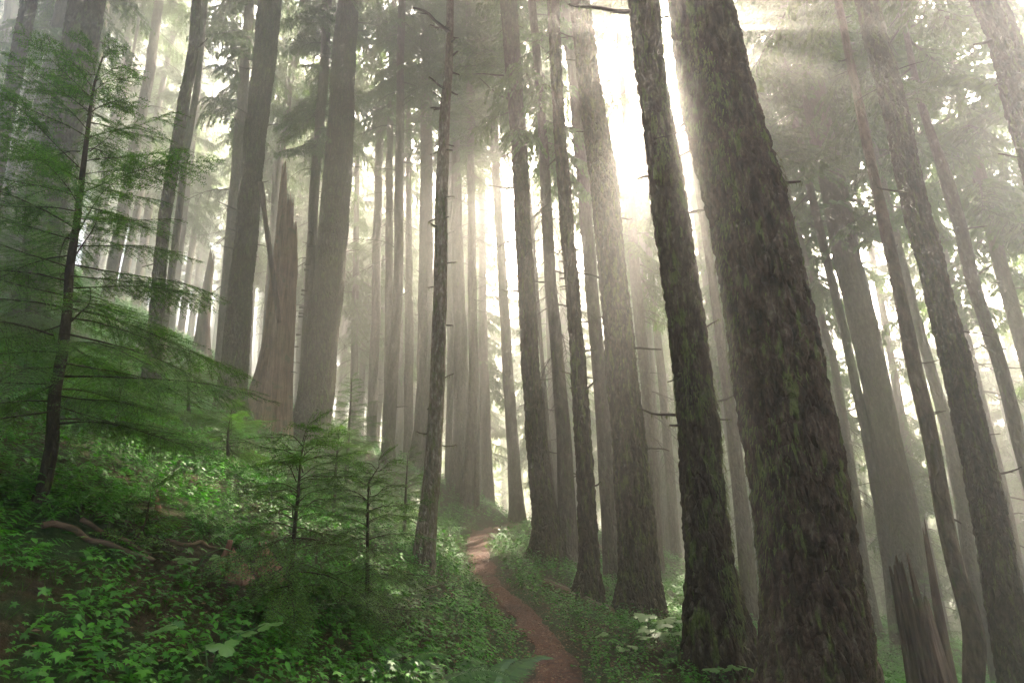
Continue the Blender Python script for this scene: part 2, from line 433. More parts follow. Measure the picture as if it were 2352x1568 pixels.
TREES = {}
def conifer(pts, label, base=None, depth=None, mat=None, top=30., crown=None, cz=None, stubs=0, group=None, name='conifer', nseg=24, dz=.12, flare=.38, stub_r=1.2, cscale=1., lich=False, fork=None, moss=0, lump=.03, lean_keep=.6, cat='tree', stublist=()):
    """pts: (px, py, width_px) down the trunk, photo grid. base: its foot pixel, else depth along +Y."""
    seed = len(TREES) + 1; r = np.random.RandomState(seed * 13)
    if depth is None:
        h_ = hit(*base)
        if h_ is None: h_ = np.array([0, 20, 0]); print('NO HIT', label)
        depth = h_[1]
    q = sorted(pts, key=lambda a: -a[1])
    P3 = np.array([at(a, b, depth) for a, b, c in q])
    th = np.abs(np.arctan2(P3[:, 0], P3[:, 1]))
    fd = np.array([-( (np.linalg.inv(CR) @ (p - [0, 0, EYE]))[2]) for p in P3])
    rad = np.array([c for a, b, c in q]) / 2 / F * fd * np.cos(th) ** .9
    # foot: run the lowest piece down to below the ground
    x0, z0 = P3[0, 0], P3[0, 2]
    if len(P3) > 1:
        sl_ = (P3[1, 0] - P3[0, 0]) / (P3[1, 2] - P3[0, 2])
    else: sl_ = 0
    sl_ = float(np.clip(sl_, -.25, .25))
    zg = gz(x0, depth)
    zb = zg
    for _ in range(4): xb = x0 + (zb - z0) * sl_ * .8 if zb < z0 else x0; zb = gz(xb, depth)
    zlo = zb - .55
    Zk = list(P3[:, 2]); Xk = list(P3[:, 0]); Rk = list(rad)
    if zlo < Zk[0] - .05:
        rb = rad[0] * (1 + min(.25, max(0, (Zk[0] - zb)) * .03)); Zk = [zlo] + Zk; Xk = [x0 + (zlo - z0) * sl_ * .8] + Xk; Rk = [rb] + Rk
    # top
    zt = Zk[-1]; st = (P3[-1, 0] - P3[-2, 0]) / max(.3, P3[-1, 2] - P3[-2, 2]) if len(P3) > 1 else 0
    st = float(np.clip(st, -.12, .12)) * lean_keep
    H = zb + top
    if H > zt + 1:
        for f in (.25, .5, .75, 1.0):
            z_ = zt + (H - zt) * f; Zk.append(z_); Xk.append(Xk[-1] + st * (H - zt) * .25); Rk.append(rad[-1] * (1 - f) ** .75 + .015)
    else: H = zt
    zs = np.unique(np.concatenate([np.arange(Zk[0], min(H, EYE + 1.1 * depth + 1), dz), np.arange(min(H, EYE + 1.1 * depth + 1), H + .01, .8), [H]]))
    Zk = np.array(Zk); 
    ker = lambda A: np.mean([np.interp(zs + k * max(dz, .22), Zk, A) for k in (-1, -.5, 0, .5, 1)], axis=0)
    cx = ker(Xk); rr = np.interp(zs, Zk, Rk)
    cyv = depth + .05 * vnoise(zs, 0 * zs, .35, seed)
    cx = cx + rr * .10 * vnoise(zs, 0 * zs, 1.3, seed * 2)
    root = thing(name, (xb, depth, zb), label, cat, group)
    V, Qd = trunk_arrays(zs - zb, cx - xb, cyv - depth, rr, nseg, seed, flare, 0., lump)
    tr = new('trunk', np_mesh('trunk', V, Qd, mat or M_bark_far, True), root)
    TREES[label] = (root, zs, cx, rr, depth, zb)
    # dead stubs: each a part of its own
    hi = min(H - 2, EYE + depth * 1.05)
    for k in range(stubs):
        z_ = r.uniform(max(zb + 1.2, EYE - .15 * depth), hi); a = r.choice([-1, 1]) * r.uniform(0, .9) + (0 if r.rand() < .6 else PI)
        c_ = np.interp(z_, zs, cx); r_ = np.interp(z_, zs, rr)
        L = r.uniform(.08, .38) * stub_r * (1 + depth * .02)
        me = stub_mesh(seed * 100 + k, L, r.uniform(.008, .018) * (1 + depth * .03), lich).mesh('branch_stub', [M_twig, M_mossg])
        o = new('branch_stub', me, root, (c_ - xb + math.cos(a) * r_ * .9, math.sin(a) * r_ * .9, z_ - zb)); o.rotation_euler = (0, 0, a)
    for k, (px, py, side, L, r0, up) in enumerate(stublist):
        z_ = at(px, py, depth)[2]; c_ = np.interp(z_, zs, cx); r_ = np.interp(z_, zs, rr)
        me = stub_mesh(seed * 77 + k, L, r0, True, up).mesh('branch', [M_twig, M_mossg])
        a = 0.15 if side > 0 else PI - .15
        o = new('branch', me, root, (c_ - xb + math.cos(a) * r_ * .93, math.sin(a) * r_ * .93 - .03, z_ - zb)); o.rotation_euler = (0, 0, a)
    if crown is not None:
        sxy = abs((xb) * math.cos(sun_az) - depth * math.sin(sun_az)); shade = sxy < 1.6 and depth < 24 and depth > 2   # stands in the line of the sun
        me = crown; czz = cz if cz is not None else top * .5
        if depth < 14.2 and cscale == 1.: czz = min(czz, max(11.0, 1.1 * depth + 4.5 - zb)); cscale = 1.28; me = NEARCROWNS[seed % 3]
        if shade: czz = min(top - 4, max(czz, depth / math.cos(sun_az) * math.tan(sun_el) + 3.2 - zb)); 
        o = new('crown', me, root)
        zc = zb + czz; Hc = (H - zc) + .6
        o.location = (float(np.interp(zc, zs, cx)) - xb, 0, czz); span = 16.0
        sx = cscale; o.scale = (sx, sx, Hc / (max(v.co.z for v in me.vertices) if False else CH[me.name]))
        o.rotation_euler = (0, math.atan(st), r.rand() * 6.28)
    if moss:
        B = Bag(); n_ = moss
        zr = r.uniform(zb + .2, EYE + depth * .95, n_ * 3); an = r.uniform(0, 2 * PI, n_ * 3)
        keep = vnoise(zr * 1.2 + seed, an * 1.3, 1.0, seed) + .6 * vnoise(zr * 4 + seed, an * 4, 1.0, seed) > .25
        zr = zr[keep][:n_]; an = an[keep][:n_]
        cc = np.interp(zr, zs, cx) - xb; rc = np.interp(zr, zs, rr) * 1.01
        for z_, a_, c_, r_ in zip(zr, an, cc, rc):
            o = np.array([c_ + math.cos(a_) * r_, math.sin(a_) * r_, z_ - zb]); out = np.array([math.cos(a_), math.sin(a_), 0]); tg = np.array([-math.sin(a_), math.cos(a_), 0])
            for _ in range(4):
                o2 = o + tg * r.normal() * .02 + np.array([0, 0, r.normal() * .02]); l_ = r.uniform(.02, .085); w_ = r.uniform(.002, .006)
                B.add([o2 - tg * w_, o2 + tg * w_, o2 + out * r.uniform(.008, .03) + tg * r.normal() * .008 - np.array([0, 0, l_])], None, [[0, 1, 2]])
        new('moss', B.mesh('moss', M_mossg), root)['kind'] = 'stuff'
    return root
CH = {c.name: h_ for c, h_ in zip(CROWNS + LOWCROWNS + NEARCROWNS, [15, 17, 13, 18, 14, 16, 20, 20, 16, 16, 16])}
C = CROWNS; LC = LOWCROWNS

# ------------------------------------------------------------------ the trees, each measured down its trunk
conifer([(1608, 0, 150), (1649, 208, 173), (1702, 417, 190), (1744, 653, 202), (1777, 820, 215), (1808, 987, 223), (1833, 1153, 228), (1846, 1306, 230), (1855, 1378, 240), (1864, 1568, 265)],
        'huge dark mossy conifer, the nearest and thickest trunk, right of the sun', depth=3.9, mat=M_bark_near, nseg=300, dz=.012, top=30, crown=C[1], cz=15, moss=1500, name='mossy_conifer', stubs=2, lump=.018,
        stublist=[(1790, 412, 1, .24, .020, .05), (1812, 525, 1, .17, .017, .45), (1850, 683, 1, .05, .012, .1), (1728, 155, 1, .05, .012, .1)])
conifer([(1474, 0, 73), (1501, 208, 69), (1533, 417, 82), (1564, 653, 88), (1583, 820, 90), (1606, 987, 100), (1621, 1153, 104), (1636, 1306, 117), (1644, 1378, 132), (1651, 1478, 158)],
        'dark mossy conifer with reddish bark foot, left of the thickest trunk', base=(1651, 1530), mat=M_bark_mid, nseg=170, dz=.02, crown=C[0], cz=15, moss=1500, name='mossy_conifer', stubs=7, lump=.05, lich=True, flare=.35,
        stublist=[(1440, 28, -1, .75, .028, .05), (1555, 975, -1, .10, .02, .0), (1480, 405, -1, .14, .016, .2), (1645, 960, 1, .14, .012, -.1)])
conifer([(1333, 0, 47), (1357, 208, 54), (1386, 417, 66), (1409, 653, 67), (1426, 820, 73), (1446, 987, 79), (1459, 1153, 88), (1468, 1306, 94), (1468, 1400, 112)],
        'stout dark conifer whose foot meets the fallen log right of the path', base=(1468, 1425), mat=M_bark_mid, nseg=120, dz=.025, crown=C[2], cz=15, moss=700, stubs=9, flare=.4, name='mossy_conifer', lump=.045,
        stublist=[(1410, 375, 1, .2, .015, .7)])
conifer([(1300, 0, 30), (1318, 150, 30), (1341, 417, 31), (1358, 653, 29), (1373, 820, 33), (1388, 987, 38), (1399, 1153, 40), (1406, 1306, 38)],
        'slim conifer half hidden along the left edge of the stout dark one', depth=10.2, crown=C[3], cz=15, stubs=5, nseg=30)
conifer([(1269, 0, 29), (1280, 208, 27), (1295, 417, 31), (1313, 653, 33), (1327, 820, 37), (1337, 987, 40), (1345, 1153, 44), (1352, 1306, 48), (1350, 1350, 56)],
        'slender dark conifer with stubby dead twigs and a flared foot above the log', base=(1347, 1380), mat=M_bark_mid, nseg=70, dz=.03, crown=C[4], cz=15, stubs=22, stub_r=.6, lich=True, flare=.6, lump=.05)
conifer([(1222, 0, 19), (1240, 208, 18), (1252, 417, 24), (1264, 653, 27), (1280, 820, 29), (1293, 987, 34), (1302, 1153, 41), (1305, 1250, 46)],
        'misty grey conifer between the rooted trunk and the slender dark one', base=(1306, 1305), crown=LC[0], cz=8.5, stubs=8, nseg=32, cscale=.8)
conifer([(1168, 0, 40), (1182, 208, 36), (1196, 417, 37), (1208, 653, 40), (1217, 820, 42), (1230, 987, 50), (1248, 1153, 58), (1258, 1240, 70)],
        'conifer on a root mound at the right edge of the path bend', base=(1262, 1292), mat=M_bark_mid, nseg=70, dz=.04, crown=C[5], cz=15, stubs=16, stub_r=.9, lich=True, flare=.8, lump=.04,
        stublist=[(1158, 175, -1, .75, .02, .2), (1160, 230, -1, .85, .02, .3), (1167, 432, -1, .6, .018, .0), (1175, 550, -1, .55, .018, -.3), (1190, 668, -1, .4, .015, .0), (1166, 350, -1, .3, .02, .1)])
conifer([(1205, 300, 7), (1232, 653, 9), (1244, 820, 10), (1262, 1028, 11), (1277, 1195, 12)], 'thin pole of a tree just behind the root mound conifer', depth=13.5, top=22, crown=C[3], cz=13, stubs=4, nseg=14)
conifer([(1135, 300, 20), (1148, 541, 19), (1155, 653, 22), (1167, 862, 25), (1180, 1070, 29), (1190, 1187, 37)],
        'pale foggy conifer standing past the crest of the path', base=(1190, 1200), crown=C[1], cz=13, stubs=5, nseg=22)
conifer([(1085, 0, 14), (1107, 375, 14), (1108, 653, 17), (1111, 862, 22), (1118, 1070, 26), (1121, 1120, 30)],
        'straight grey conifer nearest the left side of the path crest', base=(1121, 1155), crown=C[2], cz=14, stubs=6, nseg=24)
conifer([(1091, 700, 9), (1096, 980, 12), (1094, 1110, 14)], 'thin trunk in the gap left of the straight grey conifer', depth=15.5, top=18, crown=C[0], cz=11, nseg=14)
conifer([(1076, 42, 14), (1080, 292, 14), (1082, 653, 15), (1086, 862, 17), (1078, 1070, 26), (1071, 1130, 28)],
        'grey conifer with a swept foot leaning over the path crest', base=(1069, 1165), crown=C[5], cz=14, stubs=8, nseg=26)
conifer([(1045, 250, 17), (1050, 541, 26), (1055, 700, 29), (1060, 862, 34), (1058, 1000, 40), (1052, 1080, 50)],
        'thick grey conifer with a wide foot left of the swept one', base=(1045, 1130), crown=C[4], cz=14, stubs=6, nseg=32, flare=.25)
conifer([(1030, 300, 15), (1036, 653, 20), (1039, 862, 23), (1036, 1000, 26)], 'very pale trunk left of the wide footed grey conifer', depth=19, crown=C[1], cz=14, nseg=18)
conifer([(1033, 0, 17), (1033, 75, 17), (1030, 180, 20), (1026, 208, 22), (1021, 271, 25), (1019, 333, 26), (1014, 458, 29), (1011, 653, 31), (1008, 778, 33), (1005, 903, 34), (996, 1028, 37), (984, 1153, 40), (979, 1215, 44)],
        'crooked bare dead tree with lichen crusted bark left of the path', base=(968, 1295), mat=M_bark_lichen, nseg=80, dz=.02, top=12, stubs=26, stub_r=.5, lich=True, flare=.5, lump=.09, name='dead_tree', moss=260, lean_keep=1,
        stublist=[(1026, 78, -1, .85, .028, .62), (1016, 210, -1, .28, .02, .5), (1030, 70, -1, .35, .02, .35)])
conifer([(980, 0, 21), (980, 375, 28), (978, 653, 34), (974, 862, 33), (970, 980, 37), (964, 1050, 50)],
        'broad grey conifer right behind the crooked dead tree', base=(960, 1085), crown=C[3], cz=14, stubs=8, nseg=34, flare=.25)
conifer([(938, 500, 14), (940, 737, 20), (938, 1000, 22)], 'pale foggy trunk left of the broad grey conifer', depth=20, crown=C[0], cz=12, nseg=18)
conifer([(924, 0, 17), (920, 125, 17), (919, 292, 19), (915, 417, 20), (914, 653, 22), (908, 778, 23), (898, 903, 31), (891, 1020, 30)],
        'bowed brown grey conifer above the small hemlocks in the middle', base=(888, 1062), crown=C[2], cz=14, stubs=12, nseg=34, lump=.05)
conifer([(898, 250, 14), (894, 375, 16), (893, 653, 18), (892, 860, 20), (890, 950, 21)], 'hazy trunk hidden in part behind the bowed brown conifer', depth=18, crown=C[4], cz=13, nseg=18)
conifer([(872, 0, 15), (874, 208, 17), (869, 417, 19), (865, 653, 20), (860, 820, 22), (856, 960, 23)],
        'straight thin brown conifer right of the small misty hemlock', base=(856, 1010), crown=C[5], cz=14, stubs=14, nseg=26, lump=.05)
conifer([(800, 0, 50), (787, 208, 58), (777, 417, 67), (756, 653, 71), (734, 820, 81), (718, 966, 90)],
        'massive grey brown conifer right of the broken stump on the hillside', base=(714, 1010), mat=M_bark_mid, nseg=110, dz=.04, crown=C[1], cz=15, stubs=16, stub_r=1.1, moss=300, flare=.3, name='mossy_conifer',
        stublist=[(822, 52, 1, .8, .02, .05), (822, 70, 1, .4, .018, .05), (815, 283, 1, .3, .015, .0), (810, 358, 1, .25, .014, .0)])
conifer([(752, 0, 20), (746, 125, 22), (727, 375, 23), (717, 541, 23), (712, 653, 23), (700, 850, 25)], 'slim grey conifer between broken stump and massive trunk', depth=15, crown=LC[1], cz=9, nseg=22, stubs=8, cscale=.8)
conifer([(620, 0, 56), (598, 208, 54), (576, 417, 52), (553, 653, 57), (543, 800, 64), (530, 924, 73)],
        'large grey conifer left of the broken stump, above the big sapling', base=(527, 950), mat=M_bark_mid, nseg=90, dz=.04, crown=C[0], cz=15, stubs=16, flare=.35)
conifer([(683, 125, 16), (665, 188, 17), (655, 300, 18), (635, 417, 16), (622, 653, 17)], 'foggy trunk rising behind the broken stump', depth=20, crown=C[3], cz=13, nseg=18)
conifer([(472, 0, 14), (452, 208, 16), (425, 375, 17), (417, 445, 17), (398, 600, 18)], 'thin dark grey tree crossing in front of paler trunks above the big sapling', depth=13, crown=C[2], cz=15, nseg=20, stubs=10)
conifer([(452, 0, 25), (445, 100, 26), (418, 250, 30), (397, 375, 31), (376, 500, 32), (365, 640, 35), (356, 760, 40), (345, 880, 46)],
        'conifer seen through the right side of the big sapling', depth=10.5, crown=C[4], cz=15, nseg=40, stubs=6, mat=M_bark_mid)
conifer([(368, 0, 21), (350, 125, 24), (325, 250, 27), (300, 400, 28), (275, 540, 30)], 'wide pale trunk above the tip of the big sapling', depth=17, crown=C[5], cz=13, nseg=22)
conifer([(321, 42, 6), (300, 150, 8), (283, 250, 8), (265, 350, 8)], 'very thin pale tree in the bright gap at upper left', depth=19, crown=C[1], cz=13, nseg=12)
conifer([(303, 30, 16), (290, 120, 18), (273, 229, 24), (250, 370, 26)], 'pale trunk at the edge of the bright gap at upper left', depth=21, crown=C[0], cz=14, nseg=18)
conifer([(207, 0, 88), (185, 120, 88), (160, 240, 88), (122, 400, 88), (85, 600, 92), (50, 800, 96)],
        'big dark conifer standing behind the big sapling on the left', depth=8.6, mat=M_bark_mid, nseg=110, dz=.04, crown=C[3], cz=15, stubs=8, moss=300, name='mossy_conifer')
conifer([(232, 0, 44), (218, 120, 40), (200, 240, 36), (170, 400, 36)], 'hazy trunk showing along the right side of the big dark left conifer', depth=14, crown=C[2], cz=15, nseg=26)
conifer([(140, 0, 20), (102, 170, 20), (64, 333, 21), (30, 480, 22)], 'slim hazy tree left of the big dark left conifer', depth=15, crown=C[5], cz=15, nseg=20, stubs=6)
conifer([(108, 0, 28), (75, 170, 27), (42, 333, 27), (10, 480, 28)], 'wider hazy tree second from the dark left edge trunk', depth=14, crown=C[4], cz=15, nseg=24, stubs=4)
conifer([(69, 0, 43), (36, 170, 42), (4, 333, 42), (-30, 500, 44)], 'dark mossy trunk at the far left edge', depth=8.2, mat=M_bark_mid, nseg=70, dz=.04, crown=C[1], cz=15, stubs=5, moss=160, name='mossy_conifer')
conifer([(22, 0, 22), (10, 120, 23), (-10, 300, 24)], 'foggy trunk in the top left corner', depth=17, crown=C[0], cz=15, nseg=20)
# right of the sun
conifer([(1441, 333, 16), (1450, 480, 20), (1461, 653, 25), (1482, 862, 25), (1500, 1070, 26), (1512, 1300, 28)], 'pale tree right of the stout dark conifer in the haze', depth=13.5, crown=LC[0], cz=8, nseg=22, stubs=14, cscale=.9)
conifer([(1478, 600, 12), (1496, 862, 14), (1510, 1070, 16), (1520, 1250, 18)], 'faint narrow trunk left of a wider faint one in the haze', depth=19, crown=C[3], cz=12, nseg=16)
conifer([(1498, 653, 16), (1520, 862, 19), (1538, 1070, 22), (1548, 1215, 24)], 'faint trunk just left of the dark reddish footed conifer', depth=17, crown=C[2], cz=12, nseg=18, stubs=5)
conifer([(1597, 375, 17), (1638, 653, 21), (1660, 820, 25), (1683, 987, 29), (1705, 1195, 36), (1718, 1345, 40)], 'pale trunk glimpsed in the slot left of the thickest trunk', depth=11, crown=C[5], cz=14, nseg=28)
conifer([(1818, 0, 57), (1866, 208, 57), (1912, 417, 61), (1959, 653, 65), (1998, 820, 67), (2035, 987, 70), (2068, 1153, 73), (2092, 1306, 74), (2106, 1400, 76)],
        'tall grey conifer directly behind the jagged stump at lower right', base=(2122, 1530), nseg=90, dz=.04, crown=C[0], cz=14, stubs=12, flare=.12, moss=200)
conifer([(1924, 0, 17), (1967, 208, 21), (2010, 417, 26), (2062, 653, 31), (2096, 820, 36), (2134, 987, 37), (2163, 1153, 43), (2190, 1280, 42), (2211, 1345, 44), (2238, 1430, 48), (2243, 1490, 56), (2236, 1568, 50), (2238, 1640, 52)],
        'smooth brown dead tree with an S bent foot at lower right', depth=7.6, mat=M_wood, nseg=56, dz=.03, crown=None, top=22, stubs=12, stub_r=.7, name='dead_tree', lump=.07)
conifer([(1987, 0, 57), (2041, 208, 62), (2093, 417, 65), (2151, 653, 67), (2194, 820, 73), (2230, 987, 79), (2264, 1153, 85), (2294, 1306, 88), (2312, 1400, 92), (2345, 1568, 98)],
        'dark conifer right of the S bent dead tree', depth=7.2, mat=M_bark_mid, nseg=110, dz=.03, crown=C[4], cz=12, stubs=9, moss=300, name='mossy_conifer')
conifer([(1960, 860, 22), (1992, 987, 26), (2022, 1153, 31), (2044, 1306, 34), (2058, 1420, 38)], 'pale foggy trunk close on the left of the tall grey right conifer', depth=13.5, crown=C[1], cz=11, nseg=22)
conifer([(1875, 700, 16), (1912, 820, 18), (1942, 987, 22), (1967, 1153, 24), (1986, 1306, 26), (2002, 1400, 34)], 'foggy trunk with spreading foot standing in the bright gap at right', depth=15, crown=LC[1], cz=9, nseg=20, stubs=8, flare=.7)
conifer([(2075, 60, 14), (2085, 110, 15), (2110, 230, 18), (2145, 330, 24), (2176, 417, 34), (2214, 541, 33), (2240, 653, 33), (2295, 820, 34), (2338, 987, 38), (2380, 1150, 40)],
        'forked grey conifer right of the dark right conifer', depth=9.5, crown=C[3], cz=12, nseg=40, stubs=10, lump=.05)
conifer([(2226, 292, 26), (2253, 417, 30), (2280, 541, 33), (2309, 653, 36), (2345, 780, 38), (2390, 960, 40)], 'hazy conifer near the right frame edge with fine twigs', depth=12, crown=LC[0], cz=9, nseg=28, stubs=12)
conifer([(2263, 0, 78), (2300, 83, 80), (2330, 208, 84), (2395, 417, 88), (2450, 640, 92)], 'dark leaning trunk cut by the top right corner', depth=6.2, mat=M_bark_mid, nseg=100, dz=.03, crown=C[2], cz=13, moss=200, name='mossy_conifer', stubs=3,
        stublist=[(2262, 95, -1, .22, .03, .0), (2310, 190, -1, .12, .02, -.2)])
conifer([(2100, 720, 22), (2135, 850, 26), (2178, 987, 32), (2208, 1153, 33), (2232, 1306, 35), (2251, 1378, 38)], 'foggy trunk between the S bent dead tree and the dark right conifer', depth=12.5, crown=C[5], cz=11, nseg=22)
conifer([(2250, 900, 18), (2285, 1040, 20), (2311, 1153, 22), (2340, 1306, 24)], 'pale trunk low at the right frame edge', depth=14.5, crown=C[0], cz=10, nseg=18, stubs=6)
conifer([(1700, 200, 14), (1790, 600, 16), (1850, 800, 18), (1905, 1000, 20), (1950, 1250, 24)], 'faint slim trunk right of the thickest trunk in the haze', depth=17, crown=LC[1], cz=8, nseg=16, stubs=6)

# faint trees farther in the fog, and unseen ones out of frame added for their shade
fr = np.random.RandomState(21)
TR_FAR = []
for k in range(4):
    zs = np.arange(-1, 27.5, .5); f = np.clip((27 - zs) / 28, 0, 1)
    V, Qd = trunk_arrays(zs, .12 * vnoise(zs, 0 * zs, .12, k * 5), .1 * vnoise(zs, 0 * zs, .12, k * 7 + 3), .22 * f ** .7 + .01, 12, k + 2, .3, 0.)
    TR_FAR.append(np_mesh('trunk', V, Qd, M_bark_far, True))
used = [(t[0].location.x, t[0].location.y) for t in TREES.values()]
def far_tree(x, y, label, group, s=1., low=False):
    z = gz(x, y); root = thing('conifer', (x, y, z), label, 'tree', group)
    root.rotation_euler = (fr.normal() * .02, fr.normal() * .02, fr.rand() * 6.28)
    t = new('trunk', TR_FAR[fr.randint(4)], root); t.scale = (fr.uniform(.7, 1.4) * s,) * 2 + (s,)
    c = new('crown', (LC if low else C)[fr.randint(2 if low else 6)], root); hh = 27.3 * s; st = fr.uniform(7.5, 12) * s if not low else fr.uniform(4, 7)
    c.location = (0, 0, st); c.scale = (1.0, 1.0, (hh - st) / CH[c.data.name]); c.rotation_euler = (0, 0, fr.rand() * 6.28)
    used.append((x, y))
n = 0; tries = 0
while n < 116 and tries < 20000:
    tries += 1
    az = R(fr.uniform(-50, 52)); dist = fr.uniform(22, 56) if n % 3 else fr.uniform(17, 34)
    x, y = math.sin(az) * dist, math.cos(az) * dist
    if abs(az - R(1)) < R(2.5) and dist < 26: continue
    if min((x - a) ** 2 + (y - b) ** 2 for a, b in used) < (1.7 + .018 * dist) ** 2: continue
    if x > 46: continue
    if vnoise(x, y, .16, 12) > .50 and dist > 20: continue
    if abs(az - sun_az) < R(2.1) and 12 < dist < 30: continue
    side = 'left' if az < -R(12) else ('right' if az > R(14) else 'centre')
    lab = {'left': 'faint conifer fading into the fog high on the left slope', 'centre': 'faint conifer fading into the glowing fog beyond the path crest', 'right': 'faint conifer fading into the grey fog down the right slope'}[side]
    far_tree(x, y, lab, 'faint conifers in the fog ' + ('up the left slope' if side == 'left' else 'beyond the path' if side == 'centre' else 'down the right slope'), fr.uniform(.8, 1.12), fr.rand() < (.65 if side == 'right' else .45))
    n += 1
# trees added to block sun down the right slope and dim the left gap
for (a0, a1, d0, d1, cnt, sd, grp) in [(22, 52, 24, 42, 9, 'faint bushy conifer added to block sunlight deep in the grey fog on the right', 'bushy conifers added to block sunlight in the fog on the right'), (-24, 3, 30, 44, 4, 'faint bushy conifer added to dim the bright fog left of the path crest', 'bushy conifers added to dim the fog left of the crest')]:
    q = 0
    for _ in range(4000):
        az = R(fr.uniform(a0, a1)); dist = fr.uniform(d0, d1); x, y = math.sin(az) * dist, math.cos(az) * dist
        if min((x - a) ** 2 + (y - b) ** 2 for a, b in used) < 1.5 ** 2: continue
        far_tree(x, y, sd, grp, fr.uniform(.85, 1.15), True); q += 1
        if q >= cnt: break
for az, dist, lab in [(22.6, 20.5, 'bushy foggy conifer added to block glare just right of the sun gap, above the thickest trunk edge'), (27.5, 19.5, 'bushy foggy conifer added to block glare left of the tall grey right conifer'), (-15.2, 34, 'pale bushy conifer added to fill the bright fog gap right of the massive hillside trunk')]:  # extra conifers added to occlude sun glare and a white gap in the fog
    far_tree(math.sin(R(az)) * dist, math.cos(R(az)) * dist, lab, None, 1.1, True)
_nfar = n
# the same forest goes on behind and beside the camera; unseen trees added to shade the view
n = 0; tries = 0
while n < 70 and tries < 9000:
    tries += 1
    az = R(fr.uniform(58, 302)); dist = fr.uniform(4, 27); x, y = math.sin(az) * dist, math.cos(az) * dist
    if abs(x - .4) < 1.2 or min((x - a) ** 2 + (y - b) ** 2 for a, b in used) < 2.2 ** 2: continue
    far_tree(x, y, 'unseen conifer of the forest behind the camera, added for its shade', 'unseen shading conifers behind the camera', fr.uniform(.85, 1.1))
    n += 1
print('back trees', n)
# ------------------------------------------------------------------ weathered wood: stumps, poles and logs
def woodmat(name, cols, axis=2, moss=.3):
    m, n, l, P, O = nodes(name)
    tc = n.new('ShaderNodeTexCoord'); mp = n.new('ShaderNodeMapping'); sc = [22, 22, 22]; sc[axis] = 1.3; mp.inputs['Scale'].default_value = sc
    l.new(tc.outputs['Object'], mp.inputs[0])
    a = n.new('ShaderNodeTexNoise'); a.inputs['Scale'].default_value = 1.0; a.inputs['Detail'].default_value = 8; a.inputs['Roughness'].default_value = .7; a.inputs['Distortion'].default_value = .5; l.new(mp.outputs[0], a.inputs[0])
    b = n.new('ShaderNodeTexNoise'); b.inputs['Scale'].default_value = 3.0; b.inputs['Detail'].default_value = 6; l.new(tc.outputs['Object'], b.inputs[0])
    f = mth(n, l, 'ADD', mth(n, l, 'MULTIPLY', a.outputs[0], .7), mth(n, l, 'MULTIPLY', b.outputs[0], .35))
    r = ramp(n, [(.36, cols[0]), (.5, cols[1]), (.6, cols[2]), (.72, cols[3])]); l.new(f, r.inputs[0])
    mr = ramp(n, [(.60 - moss * .2, (0, 0, 0)), (.68 - moss * .2, (1, 1, 1))]); l.new(b.outputs[0], mr.inputs[0])
    l.new(mixc(n, l, mth(n, l, 'MULTIPLY', mr.outputs[0], .7), r.outputs[0], (.05, .065, .018)), P.inputs['Base Color'])
    P.inputs['Roughness'].default_value = .8
    bp = n.new('ShaderNodeBump'); bp.inputs['Distance'].default_value = .03; l.new(a.outputs[0], bp.inputs['Height']); l.new(bp.outputs[0], P.inputs['Normal'])
    return m
WC = [(.020, .010, .006), (.070, .036, .020), (.14, .082, .048), (.22, .16, .11)]
M_grain = woodmat('stump_wood', WC, 2, .2)
M_snag = woodmat('brown_snag_wood', [(.05, .024, .012), (.15, .080, .040), (.25, .15, .085), (.32, .23, .15)], 2, .1)
M_redwood = woodmat('red_rotten_wood', [(.05, .016, .010), (.19, .07, .04), (.30, .15, .10), (.42, .33, .27)], 2, .1)
M_logw = woodmat('fallen_log_wood', [(.03, .014, .008), (.10, .050, .026), (.18, .11, .065), (.24, .18, .12)], 0, .6)

